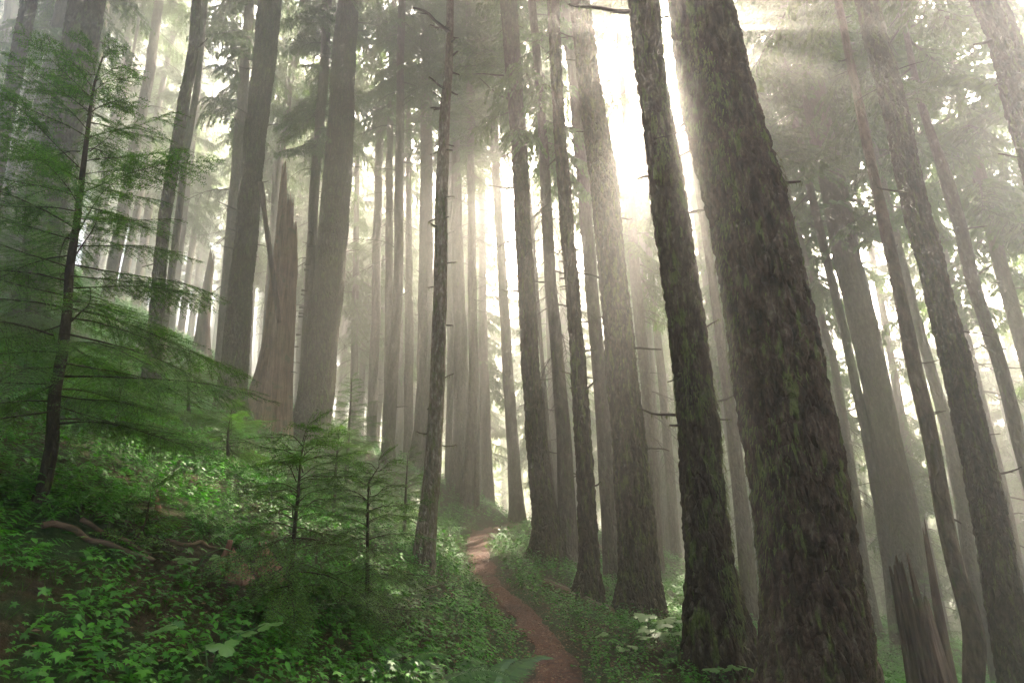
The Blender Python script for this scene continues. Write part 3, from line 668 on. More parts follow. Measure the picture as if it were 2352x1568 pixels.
def jag_mesh(h, r0, r1, prof, seed, flare=.4, lean=(0, 0), nseg=90, mat=None, sink=.4, nz=70, shell=.45, sweep=0):
    """broken trunk: prof(x) gives the height of the torn rim across x=-1..1, as a share of h"""
    r = np.random.RandomState(seed); th = np.arange(nseg) / nseg * 2 * PI
    top = h * np.array([prof(math.cos(t)) for t in th]) * (1 + .0 * th)
    top = top + h * .035 * vnoise(th * 9, th * 0 + seed, 1.0) + h * .055 * r.rand(nseg) ** 2 - h * .10 * (np.sin(th) > 0) * r.rand()
    s = np.linspace(0, 1, nz)[:, None]; z = -sink + s * (top[None] + sink)
    f = np.clip(z / h, 0, 1); rr = r0 * (1 - f) + r1 * f
    rr = rr * (1 + .09 * vnoise(np.cos(th)[None] * 2.5 + z * .5, np.sin(th)[None] * 2.5 + seed, 1.0) + .07 * vnoise(th[None] * 7 + z * .25, z * .4 + seed, 1.0) + .03 * vnoise(th[None] * 20, z * 2, 1.0))
    rr = rr * (1 + flare * np.exp(-np.maximum(z, 0) / (.16 * h + .05)) * (.4 + .6 * np.cos(th * 3 + seed)[None] ** 2))
    rr = rr * (1 + sweep * np.exp(-np.maximum(z, 0) / (.20 * h)) * (.5 - .5 * np.cos(th))[None] ** 1.5)
    zc = np.maximum(z, 0); cx = lean[0] * zc; cy_ = lean[1] * zc
    V1 = np.stack([cx + rr * np.cos(th), cy_ + rr * np.sin(th), z], -1)
    zi = z[-1][None] - np.linspace(0, .5, 8)[:, None] * (top[None] * .5); fi = np.linspace(.86, shell, 8)[:, None]
    V2 = np.stack([lean[0] * zi + rr[-1] * fi * np.cos(th), lean[1] * zi + rr[-1] * fi * np.sin(th), zi], -1)
    V = np.concatenate([V1, V2]).reshape(-1, 3); k = nz + 8
    i = np.arange(k - 1)[:, None] * nseg; j = np.arange(nseg)[None]; j2 = (j + 1) % nseg
    Q = np.stack([i + j, i + j2, i + nseg + j2, i + nseg + j], -1).reshape(-1, 4)
    V = np.vstack([V, V[-nseg:].mean(0)]); T = [[(k - 1) * nseg + a, (k - 1) * nseg + (a + 1) % nseg, len(V) - 1] for a in range(nseg)]
    return np_mesh('trunk', V, [Q, T], mat or M_grain, True)

CLEAR_S = []
def lerp_prof(pts):
    xs_, hs_ = zip(*pts); return lambda x: float(np.interp(x, xs_, hs_))

def stump(name, label, cat, base, toppx, w0, w1, prof, seed, depth=None, mat=None, flare=.4, nseg=90, group=None, lean=None, sweep=0):
    if depth is None: b = hit(*base); depth = b[1]
    else: b = at(base[0], base[1], depth); b[2] = gz(b[0], depth)
    t = at(toppx[0], toppx[1], depth); h = t[2] - b[2]
    CLEAR_S.append((b[0], b[1], w0 / 2 * depth / F + .16))
    sc = depth / F * math.cos(math.atan2(b[0], depth)); root = thing(name, b, label, cat, group)
    ln = ((t[0] - b[0]) / h if lean is None else lean, 0)
    o = new('trunk', jag_mesh(h, w0 / 2 * sc, w1 / 2 * sc, prof, seed, flare, ln, nseg, mat, sweep=sweep), root)
    return root, h, depth, b

sn, h_, d_, b_ = stump('broken_stump', 'tall broken brown stump with splintered top between two big trunks', 'stump', (630, 985), (668, 412), 66, 54,
      lerp_prof([(-1, .80), (-.75, .90), (-.6, .985), (-.35, 1.0), (-.15, .96), (.0, .985), (.12, .86), (.25, .82), (.45, .885), (.62, .87), (.75, .80), (1, .72)]), 5, flare=.35, nseg=140, sweep=1.5, mat=M_snag)
r_ = np.random.RandomState(4)
for k in range(13):                                            # shelf-like knots down its right side
    f = r_.uniform(.2, .78); me = stub_mesh(900 + k, r_.uniform(.06, .16), r_.uniform(.02, .04), False, -.1).mesh('branch_stub', [M_twig, M_mossg])
    wx = (66 * (1 - f) + 54 * f) / 2 * d_ / F; o = new('branch_stub', me, sn, ((668 - 630) / F * d_ * f * 1.0 + wx * .9, -.05, h_ * f)); o.rotation_euler = (0, 0, r_.uniform(-.5, .3))
stump('broken_stump', 'reddish brown jagged stump in front of the tall grey conifer at lower right', 'stump', (2146, 1600), (2098, 1284), 104, 58,
      lerp_prof([(-1, .93), (-.85, 1.0), (-.55, .97), (-.42, .70), (-.2, .72), (-.08, .99), (.12, .97), (.25, .60), (.45, .66), (.6, .70), (.75, .78), (.85, .76), (1, .62)]), 9, depth=5.0, mat=M_grain, flare=.15, nseg=150, lean=-.03)
stump('broken_snag', 'thin dark pointed snag leaning beside the jagged stump at lower right', 'snag', (2186, 1600), (2123, 1212), 34, 9,
      lerp_prof([(-1, .94), (-.5, .98), (0, 1.0), (.6, .97), (1, .93)]), 12, depth=6.2, mat=M_grain, flare=.2, nseg=40)
stump('broken_snag', 'small pale broken snag in the fog left of the large grey conifer', 'snag', (462, 800), (486, 575), 34, 18,
      lerp_prof([(-1, .6), (-.4, .8), (.2, 1.0), (.7, .95), (1, .8)]), 14, depth=19, flare=.8, nseg=40)
stump('broken_stump', 'short red rotten stump with pointed splinters among leaves left of the small hemlocks', 'stump', (549, 1328), (536, 1256), 52, 26,
      lerp_prof([(-1, .7), (-.5, 1.0), (-.1, .8), (.2, .55), (.6, .8), (1, .45)]), 15, mat=M_redwood, flare=.4, nseg=60)
stump('broken_stump', 'crumbling red stump half buried in leaves right of the pointed short stump', 'stump', (618, 1330), (606, 1242), 56, 30,
      lerp_prof([(-1, .5), (-.6, .8), (-.2, 1.0), (.2, .7), (.6, .5), (1, .25)]), 17, mat=M_redwood, flare=.5, nseg=60)
stump('wood_splinter', 'small pale upright wood splinter on the leafy slope below the big sapling', 'stump', (364, 1178), (361, 1141), 15, 8,
      lerp_prof([(-1, .8), (0, 1.0), (.6, .9), (1, .4)]), 19, mat=M_redwood, flare=.3, nseg=24)

CLEAR = []
def log(name, label, pts, w_, seed, mat=None, lift=.0, cat='log', ends=None, sag=0):
    P = []
    for a in pts:
        q = hit(a[0], a[1]) if len(a) == 2 else at(*a)
        P.append(q)
    P = np.array(P); dist = np.linalg.norm(P[0][:2]); ts = np.linspace(0, 1, len(P)); t2 = np.linspace(0, 1, 36)
    C3 = np.stack([np.interp(t2, ts, P[:, k]) for k in range(3)], -1)
    for c in range(3): C3[:, c] = np.polyval(np.polyfit(t2, C3[:, c], 2 if name == 'fallen_log' and seed == 5 else 1), t2)
    r0 = w_ / 2 * np.mean(P[:, 1]) / F
    CLEAR.extend([(q[0], q[1], r0 + .10) for q in C3[::2]])
    C3[:, 2] += r0 * .45 + lift; C3[:, 2] += .02 * vnoise(t2 * 6, t2 * 0 + seed)
    B = Bag(); c0 = C3.mean(0); rad = r0 * (1.1 - .3 * t2) * (1 + .12 * vnoise(t2 * 9, t2 * 0 + seed * 2))
    d0 = C3[-1] - C3[0]; yaw = math.atan2(d0[1], d0[0]); Rm = rotm(0, 0, -yaw)
    tube(B, (C3 - c0) @ Rm.T, rad, 14, True)
    V, Q, T = B.arrays(); V = V + .12 * r0 * np.stack([vnoise(V[:, 0] * 8, V[:, 2] * 30 + seed), vnoise(V[:, 0] * 3, V[:, 1] * 30 + seed), vnoise(V[:, 0] * 3, V[:, 2] * 25)], -1)
    o = new(name, np_mesh(name, V, [Q, T], mat or M_logw, True)); o.location = Vector(c0); o.rotation_euler = (0, 0, yaw); tag(o, label, cat)
    return o
log('fallen_log', 'red brown fallen log lying against the foot of the stout dark conifer', [(1252, 1348), (1300, 1368), (1350, 1390), (1402, 1412)], 22, 3)
log('fallen_log', 'mossy fallen log curving down through the leaves at lower left', [(90, 1250), (150, 1258), (215, 1270), (280, 1298), (348, 1332)], 12, 5, lift=.06)
log('fallen_branch', 'thinner fallen branch lying just above the mossy log at lower left', [(185, 1218), (220, 1238), (262, 1262), (310, 1290), (335, 1305)], 9, 6, lift=.05, cat='branch')
log('fallen_branch', 'straight dead branch pointing at the pointed red stump', [(385, 1270), (440, 1275), (505, 1280)], 8, 7, mat=M_logw, lift=.06, cat='branch')
log('fallen_log', 'grey log glimpsed in the haze between the slender tree and the stout one', [(1362, 1262), (1385, 1275), (1400, 1290)], 14, 8, lift=.1)
log('fallen_pole', 'pale weathered pole leaning up against the pointed red stump', [(500, 1318), (512, 1284, hit(500, 1318)[1]), (531, 1236, hit(500, 1318)[1])], 15, 9, mat=M_redwood, cat='pole')
log('fallen_branch', 'thin crooked branch lying across the leaves beside the path', [(945, 1392), (985, 1378), (1030, 1362)], 4, 11, mat=M_twig, lift=.10, cat='branch')
log('leaning_dead_pole', 'bare dead pole leaning on the large grey conifer behind the broken stump', [(598, 430, 12.6), (612, 520, 12.8), (628, 640, 13.0), (640, 740, 13.2)], 12, 13, mat=M_grain, cat='pole')
# root mound at the path bend
b_ = hit(1225, 1275)
B = Bag()
for k in range(9):
    a = PI + R(-75 + 150 * k / 8) + .1 * math.sin(k * 7); L = .55 + .35 * math.sin(k * 3.1) ** 2
    P = [np.array([math.cos(a) * L * f, math.sin(a) * L * f, .42 * (1 - f) ** 1.6 - .10 + .02 * math.sin(f * 9 + k)]) for f in np.linspace(0, 1.25, 9)]
    tube(B, P, np.linspace(.13, .03, 9), 9, True)
T0 = TREES['conifer on a root mound at the right edge of the path bend'][0]
rt = new('root', B.mesh('root', M_bark_mid, True), T0, (0, 0, .05))

# ------------------------------------------------------------------ young hemlocks
def hem_branch(L, seed, wood=True, sp=.0082):
    r = np.random.RandomState(seed); tips = []; Wd = Bag(); N = []
    ph = r.rand() * 6; dr = r.uniform(.12, .30)
    ax = lambda t: np.array([t * L, .05 * L * math.sin(2.6 * t + ph), L * (.10 * t - dr * t * t) + .012 * math.sin(7 * t + ph)])
    ts = np.linspace(0, 1, 8); tube(Wd, [ax(t) for t in ts], (.0014 + .0036 * L) * (1.1 - ts) ** 1.3, 4, False)
    segs = []
    segs.append((np.array([ax(t) for t in np.linspace(.35, 1, 9)])))
    n = int(L / .034) + 2
    for k in range(n):
        t = .14 + .84 * (k + .5 * r.rand()) / n
        for sg in (-1, 1):
            if r.rand() < .15: continue
            l2 = (.07 + .27 * L * math.sin(min(1, t * 1.15) * PI) ** .8 * (1 - .35 * t)) * r.uniform(.55, 1.1); l2 = min(l2, (1 - t) * L * .9 + .05)
            a = R(r.uniform(30, 68)) * sg; d = np.array([math.cos(a), math.sin(a), r.uniform(-.30, .10)]) * r.uniform(.8, 1.1); o = ax(t)
            pts = [o + d * l2 * s + np.array([.10 * l2 * s * s, 0, -.28 * l2 * s * s]) for s in np.linspace(0, 1, 5)]
            tube(Wd, pts, [.0014, .0012, .001, .0008, .0005], 3, False); segs.append(np.array(pts))
            m = int(l2 / .024)
            for q in range(1, m):
                s = q / m; o2 = o + d * l2 * s + np.array([.10 * l2 * s * s, 0, -.28 * l2 * s * s]); sg2 = 1 if q % 2 else -1
                l3 = (.03 + .38 * l2 * (1 - s)) * r.uniform(.6, 1.2); a3 = a + R(48) * sg2
                d3 = np.array([math.cos(a3), math.sin(a3), r.uniform(-.3, .0)])
                segs.append(np.array([o2, o2 + d3 * l3 * .5, o2 + d3 * l3 + [0, 0, -.1 * l3]]))
    for p in segs:
        dd = np.diff(p, axis=0); ln = np.linalg.norm(dd, axis=1); cum = np.concatenate([[0], np.cumsum(ln)]); m = int(cum[-1] / sp)
        if m < 2: continue
        s = (np.arange(m) + r.rand(m) * .6) * sp; s = s[s < cum[-1]]
        c = np.stack([np.interp(s, cum, p[:, k]) for k in range(3)], -1); ii = np.clip(np.searchsorted(cum, s) - 1, 0, len(dd) - 1); u = dd[ii] / (ln[ii][:, None] + 1e-9)
        side = np.where(np.arange(len(s)) % 2, 1., -1.)[:, None]; lat = np.cross(u, [0, 0, 1.0]); lat /= np.linalg.norm(lat, axis=1)[:, None] + 1e-6
        v = lat * side * r.uniform(.7, 1.0, (len(s), 1)) + u * r.uniform(.2, .8, (len(s), 1)) + np.array([0, 0, 1.0]) * r.normal(size=(len(s), 1)) * .18
        v /= np.linalg.norm(v, axis=1)[:, None]; nl = r.uniform(.012, .021, (len(s), 1)); w_ = u * .0030
        N.append(np.stack([c - w_, c + w_ * .9, c + v * nl], 1))
    N = np.concatenate(N).reshape(-1, 3); T = np.arange(len(N)).reshape(-1, 3)
    return (N, np.zeros((0, 4), int), T), Wd.arrays()

HL = [.16, .32, .55, .85, 1.15, 1.45]
HB = {L: [hem_branch(L, 300 + k * 10 + int(L * 100)) for k in range(2 if L > 1 else 3)] for L in HL}
print('hem needles', {L: len(HB[L][0][0][0]) // 3 for L in HL})

def hemlock_parts(H, cl, r0, nb, lf, seed, lean=None, droop=.25, first=.08):
    """cl(f): centre line at share f of the height (local); lf(f): branch length"""
    r = np.random.RandomState(seed); N = Bag(); Wd = Bag(); St = Bag()
    fs = np.linspace(-.04, 1, 30); tube(St, [cl(f) for f in fs], r0 * (1.04 - fs) ** .8 + .0015, 10, True)
    for k in range(nb):
        f = first + (1 - first) * (k + r.rand() * .7) / nb; f = min(f, .995)
        L = max(.08, lf(f) * r.uniform(.65, 1.12)); Lt = min(HL, key=lambda a: abs(a - L)); sc = L / Lt
        yaw = k * 2.4 + r.normal() * .5
        pit = -R(38) * f + R(8) + r.normal() * .12 + (droop if f < .5 else 0)
        M = (rotm(0, 0, yaw) @ rotm(0, pit, 0) @ rotm(r.normal() * .18, 0, 0)) * sc; t = HB[Lt][r.randint(len(HB[Lt]))]
        instance(N, t[0], M[None], cl(f)[None]); instance(Wd, t[1], M[None], cl(f)[None])
    # leader shoot
    t = HB[.16][0]; M = rotm(0, R(-70), 0); instance(N, t[0], M[None], cl(.99)[None]); instance(Wd, t[1], M[None], cl(.99)[None])
    return St.mesh('trunk', M_twig, True), N.mesh('foliage', M_needle), Wd.mesh('branches', M_twig)

def hemlock_at(pix, label, lf, nb, w0, seed, depth=None, cat='sapling', group=None, first=.08, droop=.25, base=None):
    pix = sorted(pix, key=lambda a: -a[1])
    b = hit(*pix[0]) if depth is None else at(pix[0][0], pix[0][1], depth)
    d = b[1]; P = np.array([at(x, y, d) for x, y in pix]); P[0, 2] = min(P[0, 2], gz(P[0, 0], d) + .0); P = P - P[0]
    zf = P[:, 2] / P[-1, 2]
    cl = lambda f: np.array([np.interp(f, zf, P[:, 0]), .02 * math.sin(f * 5 + seed), f * P[-1, 2]]) if f >= 0 else np.array([0, 0, f * P[-1, 2]])
    a_, n_, w_ = hemlock_parts(P[-1, 2], cl, w0 / 2 * d / F, nb, lf, seed, droop=droop, first=first)
    root = thing('hemlock_sapling', (at(pix[0][0], pix[0][1], d)[0], d, gz(at(pix[0][0], pix[0][1], d)[0], d)), label, cat, group)
    new('trunk', a_, root); new('foliage', n_, root); new('branches', w_, root).name = 'limb_wood'
    print(label, 'depth', round(d, 2), 'height', round(P[-1, 2], 2)); return root

hemlock_at([(87, 1153), (112, 1028), (117, 912), (137, 820), (154, 707), (160, 625), (183, 500), (204, 333), (217, 208), (237, 135)],
           'large young hemlock with drooping feathery boughs filling the left side', lambda f: 1.62 * min(1, .5 + f * 1.6) * max(.0, 1 - f) ** .8 + .10, 74, 26, 1, first=.14, droop=.18)
hemlock_at([(657, 1445), (668, 1340), (677, 1245), (687, 1145), (690, 1060), (700, 1005)],
           'small hemlock sapling, left one of the two beside the path', lambda f: .58 * min(1, .5 + f * 1.5) * max(0, 1 - f) ** .5 + .10, 46, 12, 2, first=.12)
hemlock_at([(839, 1442), (846, 1340), (846, 1245), (844, 1160), (846, 1105), (868, 1072)],
           'small hemlock sapling, right one of the two beside the path', lambda f: .56 * min(1, .5 + f * 1.5) * max(0, 1 - f) ** .5 + .10, 44, 10, 3, first=.12)
hemlock_at([(800, 1015), (802, 960), (806, 900), (808, 868)], 'misty hemlock sapling standing right of the massive hillside conifer',
           lambda f: 1.05 * max(0, 1 - f) ** .7 + .12, 60, 10, 4, depth=10.5, first=.05)
hemlock_at([(305, 1262), (318, 1225), (330, 1195), (345, 1150)], 'spindly hemlock seedling rising over the mossy log', lambda f: .26 * (1 - f) + .08, 16, 5, 5)
hemlock_at([(40, 980), (38, 800), (36, 640), (40, 545)], 'bright yellow green hemlock behind the big sapling at the left edge', lambda f: 1.2 * max(0, 1 - f) ** .6 + .15, 80, 14, 6, depth=6.2, first=.1)
hemlock_at([(430, 985), (432, 930), (436, 880), (440, 850)], 'low hemlock sapling at the foot of the conifer seen through the big sapling', lambda f: .85 * max(0, 1 - f) ** .6 + .15, 44, 10, 7, depth=8.3, first=.05)
hemlock_at([(520, 1110), (522, 1060), (524, 1010), (530, 960)], 'leafy hemlock sapling in front of the broken stump foot', lambda f: .8 * max(0, 1 - f) ** .6 + .12, 44, 9, 8, depth=6.6, first=.05)
hemlock_at([(770, 1140), (772, 1080), (775, 1030), (778, 985)], 'low green hemlock sapling below the massive hillside conifer', lambda f: .75 * max(0, 1 - f) ** .6 + .12, 44, 9, 9, depth=6.8, first=.05)
hemlock_at([(930, 1190), (932, 1130), (934, 1080), (936, 1045)], 'low hemlock sapling left of the crooked dead tree', lambda f: .6 * max(0, 1 - f) ** .6 + .12, 36, 8, 10, depth=8.2, first=.05)
hemlock_at([(250, 1120), (252, 1050), (256, 980), (258, 930)], 'shaggy low hemlock right behind the foot of the big sapling', lambda f: .6 * max(0, 1 - f) ** .6 + .12, 40, 8, 11, depth=4.9, first=.05)
hemlock_at([(2120, 1480), (2122, 1400), (2124, 1330)], 'dim young hemlock behind the jagged stump', lambda f: .9 * max(0, 1 - f) ** .6 + .12, 40, 8, 14, depth=11.5, first=.08)

# ------------------------------------------------------------------ ground cover
def leaf_poly(pts, fold=.15, z=0):
    pts = np.array(pts, float); n = len(pts); V = np.column_stack([pts[:, 0], pts[:, 1], np.abs(pts[:, 1]) * fold - .12 * pts[:, 0] ** 2]); return V
def palmate(nl, size):
    """serrated lobed leaf: fan of triangles round its centre"""
    V = [[0, 0, 0]]; m = nl * 2 + 1
    for k in range(m):
        a = R(-150 + 300 * k / (m - 1)); rr_ = size * ((1.0 if k % 2 else .52) * (1 - .25 * abs(a) / PI)); V.append([rr_ * math.cos(a), rr_ * math.sin(a), -.18 * rr_ + (.06 * size if k % 2 == 0 else 0)])
    return np.array(V), np.array([[0, k, k + 1] for k in range(1, m)])
def oval(size, wd=.55):
    V = np.array([[0, 0, 0], [.3, -.5 * wd, .05], [.7, -.38 * wd, .03], [1, 0, -.08], [.7, .38 * wd, .03], [.3, .5 * wd, .05], [.5, 0, -.03]]) * size
    return V, np.array([[0, 1, 6], [1, 2, 6], [2, 3, 6], [3, 4, 6], [4, 5, 6], [5, 0, 6]])
def plant(kind, seed):
    r = np.random.RandomState(seed); B = Bag()
    def put(leaf, p, yaw, pitch, roll=0.):
        V, T = leaf; M = rotm(0, 0, yaw) @ rotm(0, pitch, 0) @ rotm(roll, 0, 0); B.add(V @ M.T + p, None, T)
    def stem(p): B.add([[0, 0, -.02], [.0016, 0, -.02], p], None, [[0, 1, 2]])
    if kind == 0:                                                # three-part leaves low on thin stalks
        for k in range(4):
            a = r.rand() * 6.3; d = r.uniform(.01, .07); p = np.array([d * math.cos(a), d * math.sin(a), r.uniform(.04, .11)]); stem(p); y0 = r.rand() * 6
            tl = r.uniform(-.15, .25)
            for q in range(3): put(oval(r.uniform(.022, .034), .95), p, y0 + q * 2.09, .12 + tl, r.normal() * .2)
    elif kind == 1:                                              # lobed maple-like leaves
        for k in range(3):
            a = r.rand() * 6.3; d = r.uniform(.02, .09); p = np.array([d * math.cos(a), d * math.sin(a), r.uniform(.07, .20)]); stem(p); put(palmate(r.choice([5, 7]), r.uniform(.022, .042)), p, r.rand() * 6.3, r.uniform(-.2, .5), r.normal() * .25)
    elif kind == 2:                                              # leafy upright shoot
        h_ = r.uniform(.12, .26); ln = r.normal(size=2) * .05; tip = np.array([ln[0], ln[1], h_]); stem(tip)
        for k in range(9):
            f = .25 + .75 * k / 9; put(oval(r.uniform(.022, .042), .6), tip * f, k * 2.5 + r.rand(), r.uniform(.0, .5), r.normal() * .2)
    else:                                                        # small feathery fern-like frond
        L = r.uniform(.14, .24); a0 = r.rand() * 6.3
        for k in range(12):
            f = (k + 1) / 13; p = np.array([math.cos(a0) * L * f, math.sin(a0) * L * f, .12 * math.sin(f * 2.4)]);
            for sg in (-1, 1): put(oval(.05 * (1 - f) + .012, .3), p, a0 + sg * 1.2, .2)
    return B.arrays()
PL = [[plant(k, 600 + 20 * k + q) for q in range(5)] for k in range(4)]
r = np.random.RandomState(99); B = Bag()
NT = 620000; X = r.uniform(-24, 17, NT); Y = r.uniform(.6, 30, NT); dist = np.hypot(X, Y)
keep = r.rand(NT) < np.minimum(1, (3.6 / np.maximum(dist, .5)) ** 1.3) * .98
X, Y, dist = X[keep], Y[keep], dist[keep]
u_ = X - path_x(np.minimum(Y, CREST + 1)); pw = np.interp(Y, PY, PW) * .43
edge = np.abs(u_) - pw * (1 + .3 * vnoise(X, Y, 3.0)); keep = (edge > -.02) & (r.rand(len(X)) < .25 + .75 * smoothstep(0, .35, edge))
den = vnoise(X, Y, .8, 3) + .6 * vnoise(X, Y, 2.4, 8); keep &= r.rand(len(X)) < smoothstep(-1.2, -.5, den) * .6 + .4
keep &= np.abs(np.arctan2(X, Y)) < R(66)
for t_ in list(TREES.values()):
    lx, ly = t_[0].location.x, t_[0].location.y
    if ly < 14: keep &= (X - lx) ** 2 + (Y - ly) ** 2 > (np.interp(t_[5] + .1, t_[1], t_[3]) * 1.05) ** 2
for cx_, cy_, cr_ in CLEAR + CLEAR_S:
    dn = math.hypot(cx_, cy_)
    for f in (0, -.14): keep &= (X - cx_ * (1 + f / dn)) ** 2 + (Y - cy_ * (1 + f / dn)) ** 2 > cr_ ** 2
X, Y, dist = X[keep], Y[keep], dist[keep]; Z = ground_z(X, Y); K = len(X); print('plants', K)
kn = vnoise(X, Y, .55, 20) + .5 * vnoise(X, Y, 1.7, 4) + r.normal(size=K) * .35
kind = np.where(kn < -.35, 0, np.where(kn < .15, 2, np.where(kn < .75, 1, 3)))
yaw = r.rand(K) * 2 * PI; sc = r.uniform(.5, .98, K) * (1 + .07 * np.maximum(dist - 4, 0)); tx = r.normal(size=K) * .13; ty = r.normal(size=K) * .13 - .1
gxn = (ground_z(X + .1, Y, False) - ground_z(X - .1, Y, False)) / .2 * .6; gyn = (ground_z(X, Y + .1, False) - ground_z(X, Y - .1, False)) / .2 * .6
c_, s_ = np.cos(yaw), np.sin(yaw); M = np.zeros((K, 3, 3))
M[:, 0, 0] = c_; M[:, 0, 1] = -s_; M[:, 1, 0] = s_; M[:, 1, 1] = c_; M[:, 2, 2] = 1
M[:, 2, 0] = (gxn + tx) * c_ + (gyn + ty) * s_; M[:, 2, 1] = -(gxn + tx) * s_ + (gyn + ty) * c_; M[:, 0, 2] = -gxn * .5; M[:, 1, 2] = -gyn * .5
M *= sc[:, None, None]
var = r.randint(5, size=K); P_ = np.stack([X, Y, Z], -1)
for kd in range(4):
    for vv in range(5):
        k = np.where((kind == kd) & (var == vv))[0]; instance(B, PL[kd][vv], M[k], P_[k])
gc = new('ground_cover', B.mesh('ground_cover', M_cover)); tag(gc, kind='stuff'); print('cover faces', len(gc.data.polygons))

# fallen needles, twigs and dead leaves
B = Bag(); K = 16000; Y = r.uniform(1.5, 16, K); Y = 1.5 + (Y - 1.5) * r.rand(K); X = path_x(Y) + r.normal(size=K) * .9; Z = ground_z(X, Y) + .022
L = r.uniform(.008, .035, K); a = r.rand(K) * 2 * PI; wv_ = r.uniform(.0012, .007, K); dx, dy = np.cos(a) * L, np.sin(a) * L; ex, ey = -np.sin(a) * wv_, np.cos(a) * wv_
V = np.stack([np.stack([X - ex, Y - ey, Z], -1), np.stack([X + dx * .5 - ex * 1.5, Y + dy * .5 - ey * 1.5, Z + .006], -1), np.stack([X + dx, Y + dy, Z + .002], -1), np.stack([X + ex, Y + ey, Z], -1)], 1).reshape(-1, 3)
B.add(V, np.arange(K * 4).reshape(-1, 4))
M_litter = leafmat('dead_leaves', (.05, .025, .012), (.24, .13, .06), .6, .1, (1, 1, 1))
lt = new('leaf_litter', B.mesh('leaf_litter', M_litter)); tag(lt, kind='stuff')

# ferns at the bottom of the view
def frond(L, seed):
    r = np.random.RandomState(seed); B = Bag(); n = 34
    ax = lambda f: np.array([L * f * (1 - .12 * f), 0, L * (.55 * f - .62 * f * f)])
    tube(B, [ax(f) for f in np.linspace(0, 1, 9)], np.linspace(.0035, .001, 9), 4, False)
    for k in range(n):
        f = .12 + .87 * k / n; l_ = .115 * math.sin(min(1, f * 1.25 + .12) * PI * .92) ** .7 * (L / .55) + .006
        for sg in (-1, 1):
            p = ax(f); d = np.array([.25, sg, -.12 + r.normal() * .05]); d /= np.linalg.norm(d); w_ = np.array([.0065 * L / .55, 0, .001])
            B.add([p - w_, p + w_, p + d * l_ * .6 + w_ * .9, p + d * l_ + np.array([.006, 0, -.01]), p + d * l_ * .6 - w_ * .7], None, [[0, 1, 2], [0, 2, 4], [4, 2, 3]])
    return B.mesh('frond', M_fern)
for (px, py, n_, L, lab) in [(1120, 1640, 9, .62, 'large sword fern arching in at the bottom edge left of the path'), (985, 1600, 8, .50, 'smaller sword fern at the bottom edge farther left of the path'), (905, 1560, 6, .36, 'little fern tucked in leaves left of the two sword ferns')]:
    b = hit(px, py); rt_ = thing('sword_fern', (b[0], b[1], b[2] - .01), lab, 'fern', 'sword ferns at the bottom edge')
    for k in range(n_):
        o = new('frond', frond(L * random.uniform(.8, 1.1), int(px) + k), rt_); o.rotation_euler = (random.uniform(-.1, .1), random.uniform(-.45, .1), k * 6.283 / n_ + random.uniform(-.2, .2))

# big glossy lobed leaves near the foot of the mossy trunk
def bigleaf(size, seed):
    r = np.random.RandomState(seed); V = [[0, 0, 0]]; m = 37
    for k in range(m):
        a = R(-160 + 320 * k / (m - 1)); lobe = .5 + .5 * math.cos(a * 3.4); rr_ = size * (.50 + .5 * lobe ** .7) * (1 + (.06 if k % 2 else -.05)) * (1 - .15 * abs(a) / PI)
        V.append([rr_ * math.cos(a), rr_ * math.sin(a), -.20 * rr_ * (1 - lobe * .3) + .02 * size * r.normal()])
    B = Bag(); B.add(V, None, [[0, k, k + 1] for k in range(1, m)]); return B
for (px, py, n_, s_, lab) in [(1500, 1492, 7, .115, 'cluster of large glossy lobed leaves left of the reddish trunk foot'), (1560, 1500, 5, .10, 'few large glossy leaves touching the reddish trunk foot'), (1440, 1520, 5, .085, 'medium lobed leaves low beside the path at lower right'),
                              (1700, 1640, 5, .10, 'large leaves at the bottom edge between the two biggest trunks'), (430, 1330, 4, .075, 'pale broad leaves in the dark leaf carpet below the mossy log'), (480, 1560, 5, .07, 'bright broad leaves at the bottom edge at lower left'), (700, 1390, 4, .06, 'yellowish broad leaves under the left small hemlock')]:
    b = hit(px, py); rt_ = thing('broad_leaf_plant', b, lab, 'plant', 'broad leaved plants on the forest floor')
    for k in range(n_):
        a = k * 2.4 + random.random(); d = random.uniform(.04, .20); h2 = random.uniform(.12, .30) * (s_ / .1); p = Vector((math.cos(a) * d, math.sin(a) * d, h2))
        B = Bag(); tube(B, [(0, 0, -.03), tuple(p * .5 + Vector((0, 0, .05))), tuple(p)], [.003, .0025, .002], 4); new('stem', B.mesh('stem', M_fern), rt_)
        o = new('leaf', bigleaf(s_ * random.uniform(.75, 1.1), int(px) + k).mesh('leaf', M_broad), rt_, p); o.rotation_euler = (random.uniform(-.2, .2), random.uniform(-.1, .4), a)

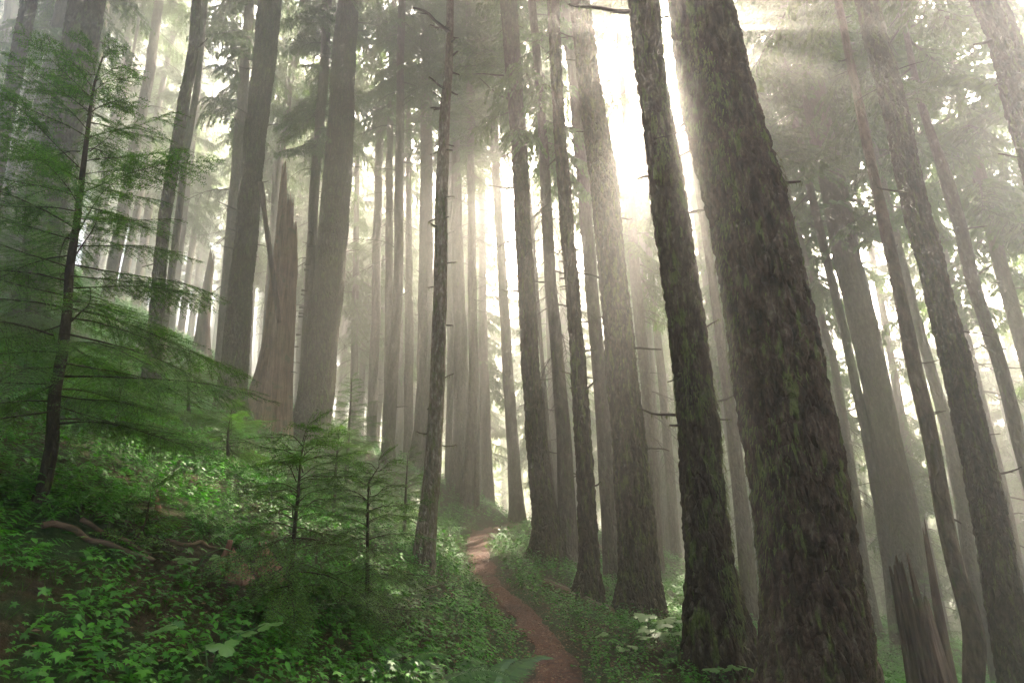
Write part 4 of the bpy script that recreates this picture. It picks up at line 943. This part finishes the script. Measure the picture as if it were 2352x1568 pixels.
# ------------------------------------------------------------------ the wood far behind, one dim mass added to block the bright horizon sky
def coarse_tree(seed, H):
    r = np.random.RandomState(seed); B = Bag(); tube(B, [(0, 0, -2), (0, 0, H * .5), (r.normal() * .3, r.normal() * .3, H)], [.3, .2, .02], 6, False, 1)
    z0 = H * r.uniform(.12, .4)
    for k in range(90):
        f = r.rand() ** .9; z = z0 + (H - z0) * f; L = 3.3 * (1 - f) ** .7 * r.uniform(.5, 1.1) + .3; a = r.rand() * 6.3; d = np.array([math.cos(a), math.sin(a), 0]); s_ = np.array([-math.sin(a), math.cos(a), 0])
        for q in range(9):
            t = (q + .6) / 9.; c = d * L * t + np.array([0, 0, z - .35 * L * t * t]) + s_ * r.normal() * .22 * L * (1 - t * .6); v = d * r.uniform(.2, .6) + s_ * r.normal() * .4 + np.array([0, 0, -r.uniform(.05, .5)]); w_ = np.cross(v, r.normal(size=3)); w_ *= r.uniform(.07, .2) / np.linalg.norm(w_)
            B.add([c - w_ * .5, c + v * .5 - w_, c + v, c + v * .5 + w_], [[0, 1, 2, 3]], None, 0)
    return B.arrays(), np.concatenate([np.concatenate(B.qm)])
B = Bag(); CT = [coarse_tree(700 + k, 30) for k in range(8)]; r = np.random.RandomState(55); placed = []
for k in range(4000):
    az = R(r.uniform(-62, 62)); dist = r.uniform(44, 72); x, y = math.sin(az) * dist, math.cos(az) * dist
    if y > 72 or abs(x) > 56 or x > 60: continue
    if placed and min((x - a) ** 2 + (y - b) ** 2 for a, b in placed) < 4.3 ** 2: continue
    placed.append((x, y)); (V, Q, T), _ = CT[r.randint(8)]; sc = r.uniform(.8, 1.15)
    qm = CT[0][1]; c_, s_ = math.cos(r.rand() * 6), math.sin(r.rand() * 6); M = rotm(0, 0, r.rand() * 6.3) * sc
    B.add(V @ M.T + [x, y, gz(x, y)], Q)
    if len(placed) > 300: break
fw = new('far_wood_screen', B.mesh('far_wood_screen', M_fir)); tag(fw, kind='stuff'); _nb = len(placed)  # tree belt added as a screen against the low sky

# ------------------------------------------------------------------ haze
xs = [-60, 64]; ys_ = [-33, 77]; zs_ = [GZMIN - 1.0, 48.0]
hz = Bag(); Vb = [(x, y, z) for z in zs_ for y in ys_ for x in xs]
hz.add(Vb, [[0, 2, 3, 1], [4, 5, 7, 6], [0, 1, 5, 4], [2, 6, 7, 3], [0, 4, 6, 2], [1, 3, 7, 5]])
hm = bpy.data.materials.new('fog'); hm.use_nodes = True; nn = hm.node_tree.nodes; nn.remove(nn['Principled BSDF'])
pv = nn.new('ShaderNodeVolumePrincipled'); pv.inputs['Color'].default_value = (.97, .96, .94, 1); pv.inputs['Density'].default_value = HAZE_DENSITY; pv.inputs['Anisotropy'].default_value = HAZE_G
hm.node_tree.links.new(pv.outputs[0], nn['Material Output'].inputs['Volume'])
ho = new('haze', hz.mesh('haze', hm)); tag(ho, kind='stuff')
print('objects', len(bpy.data.objects))
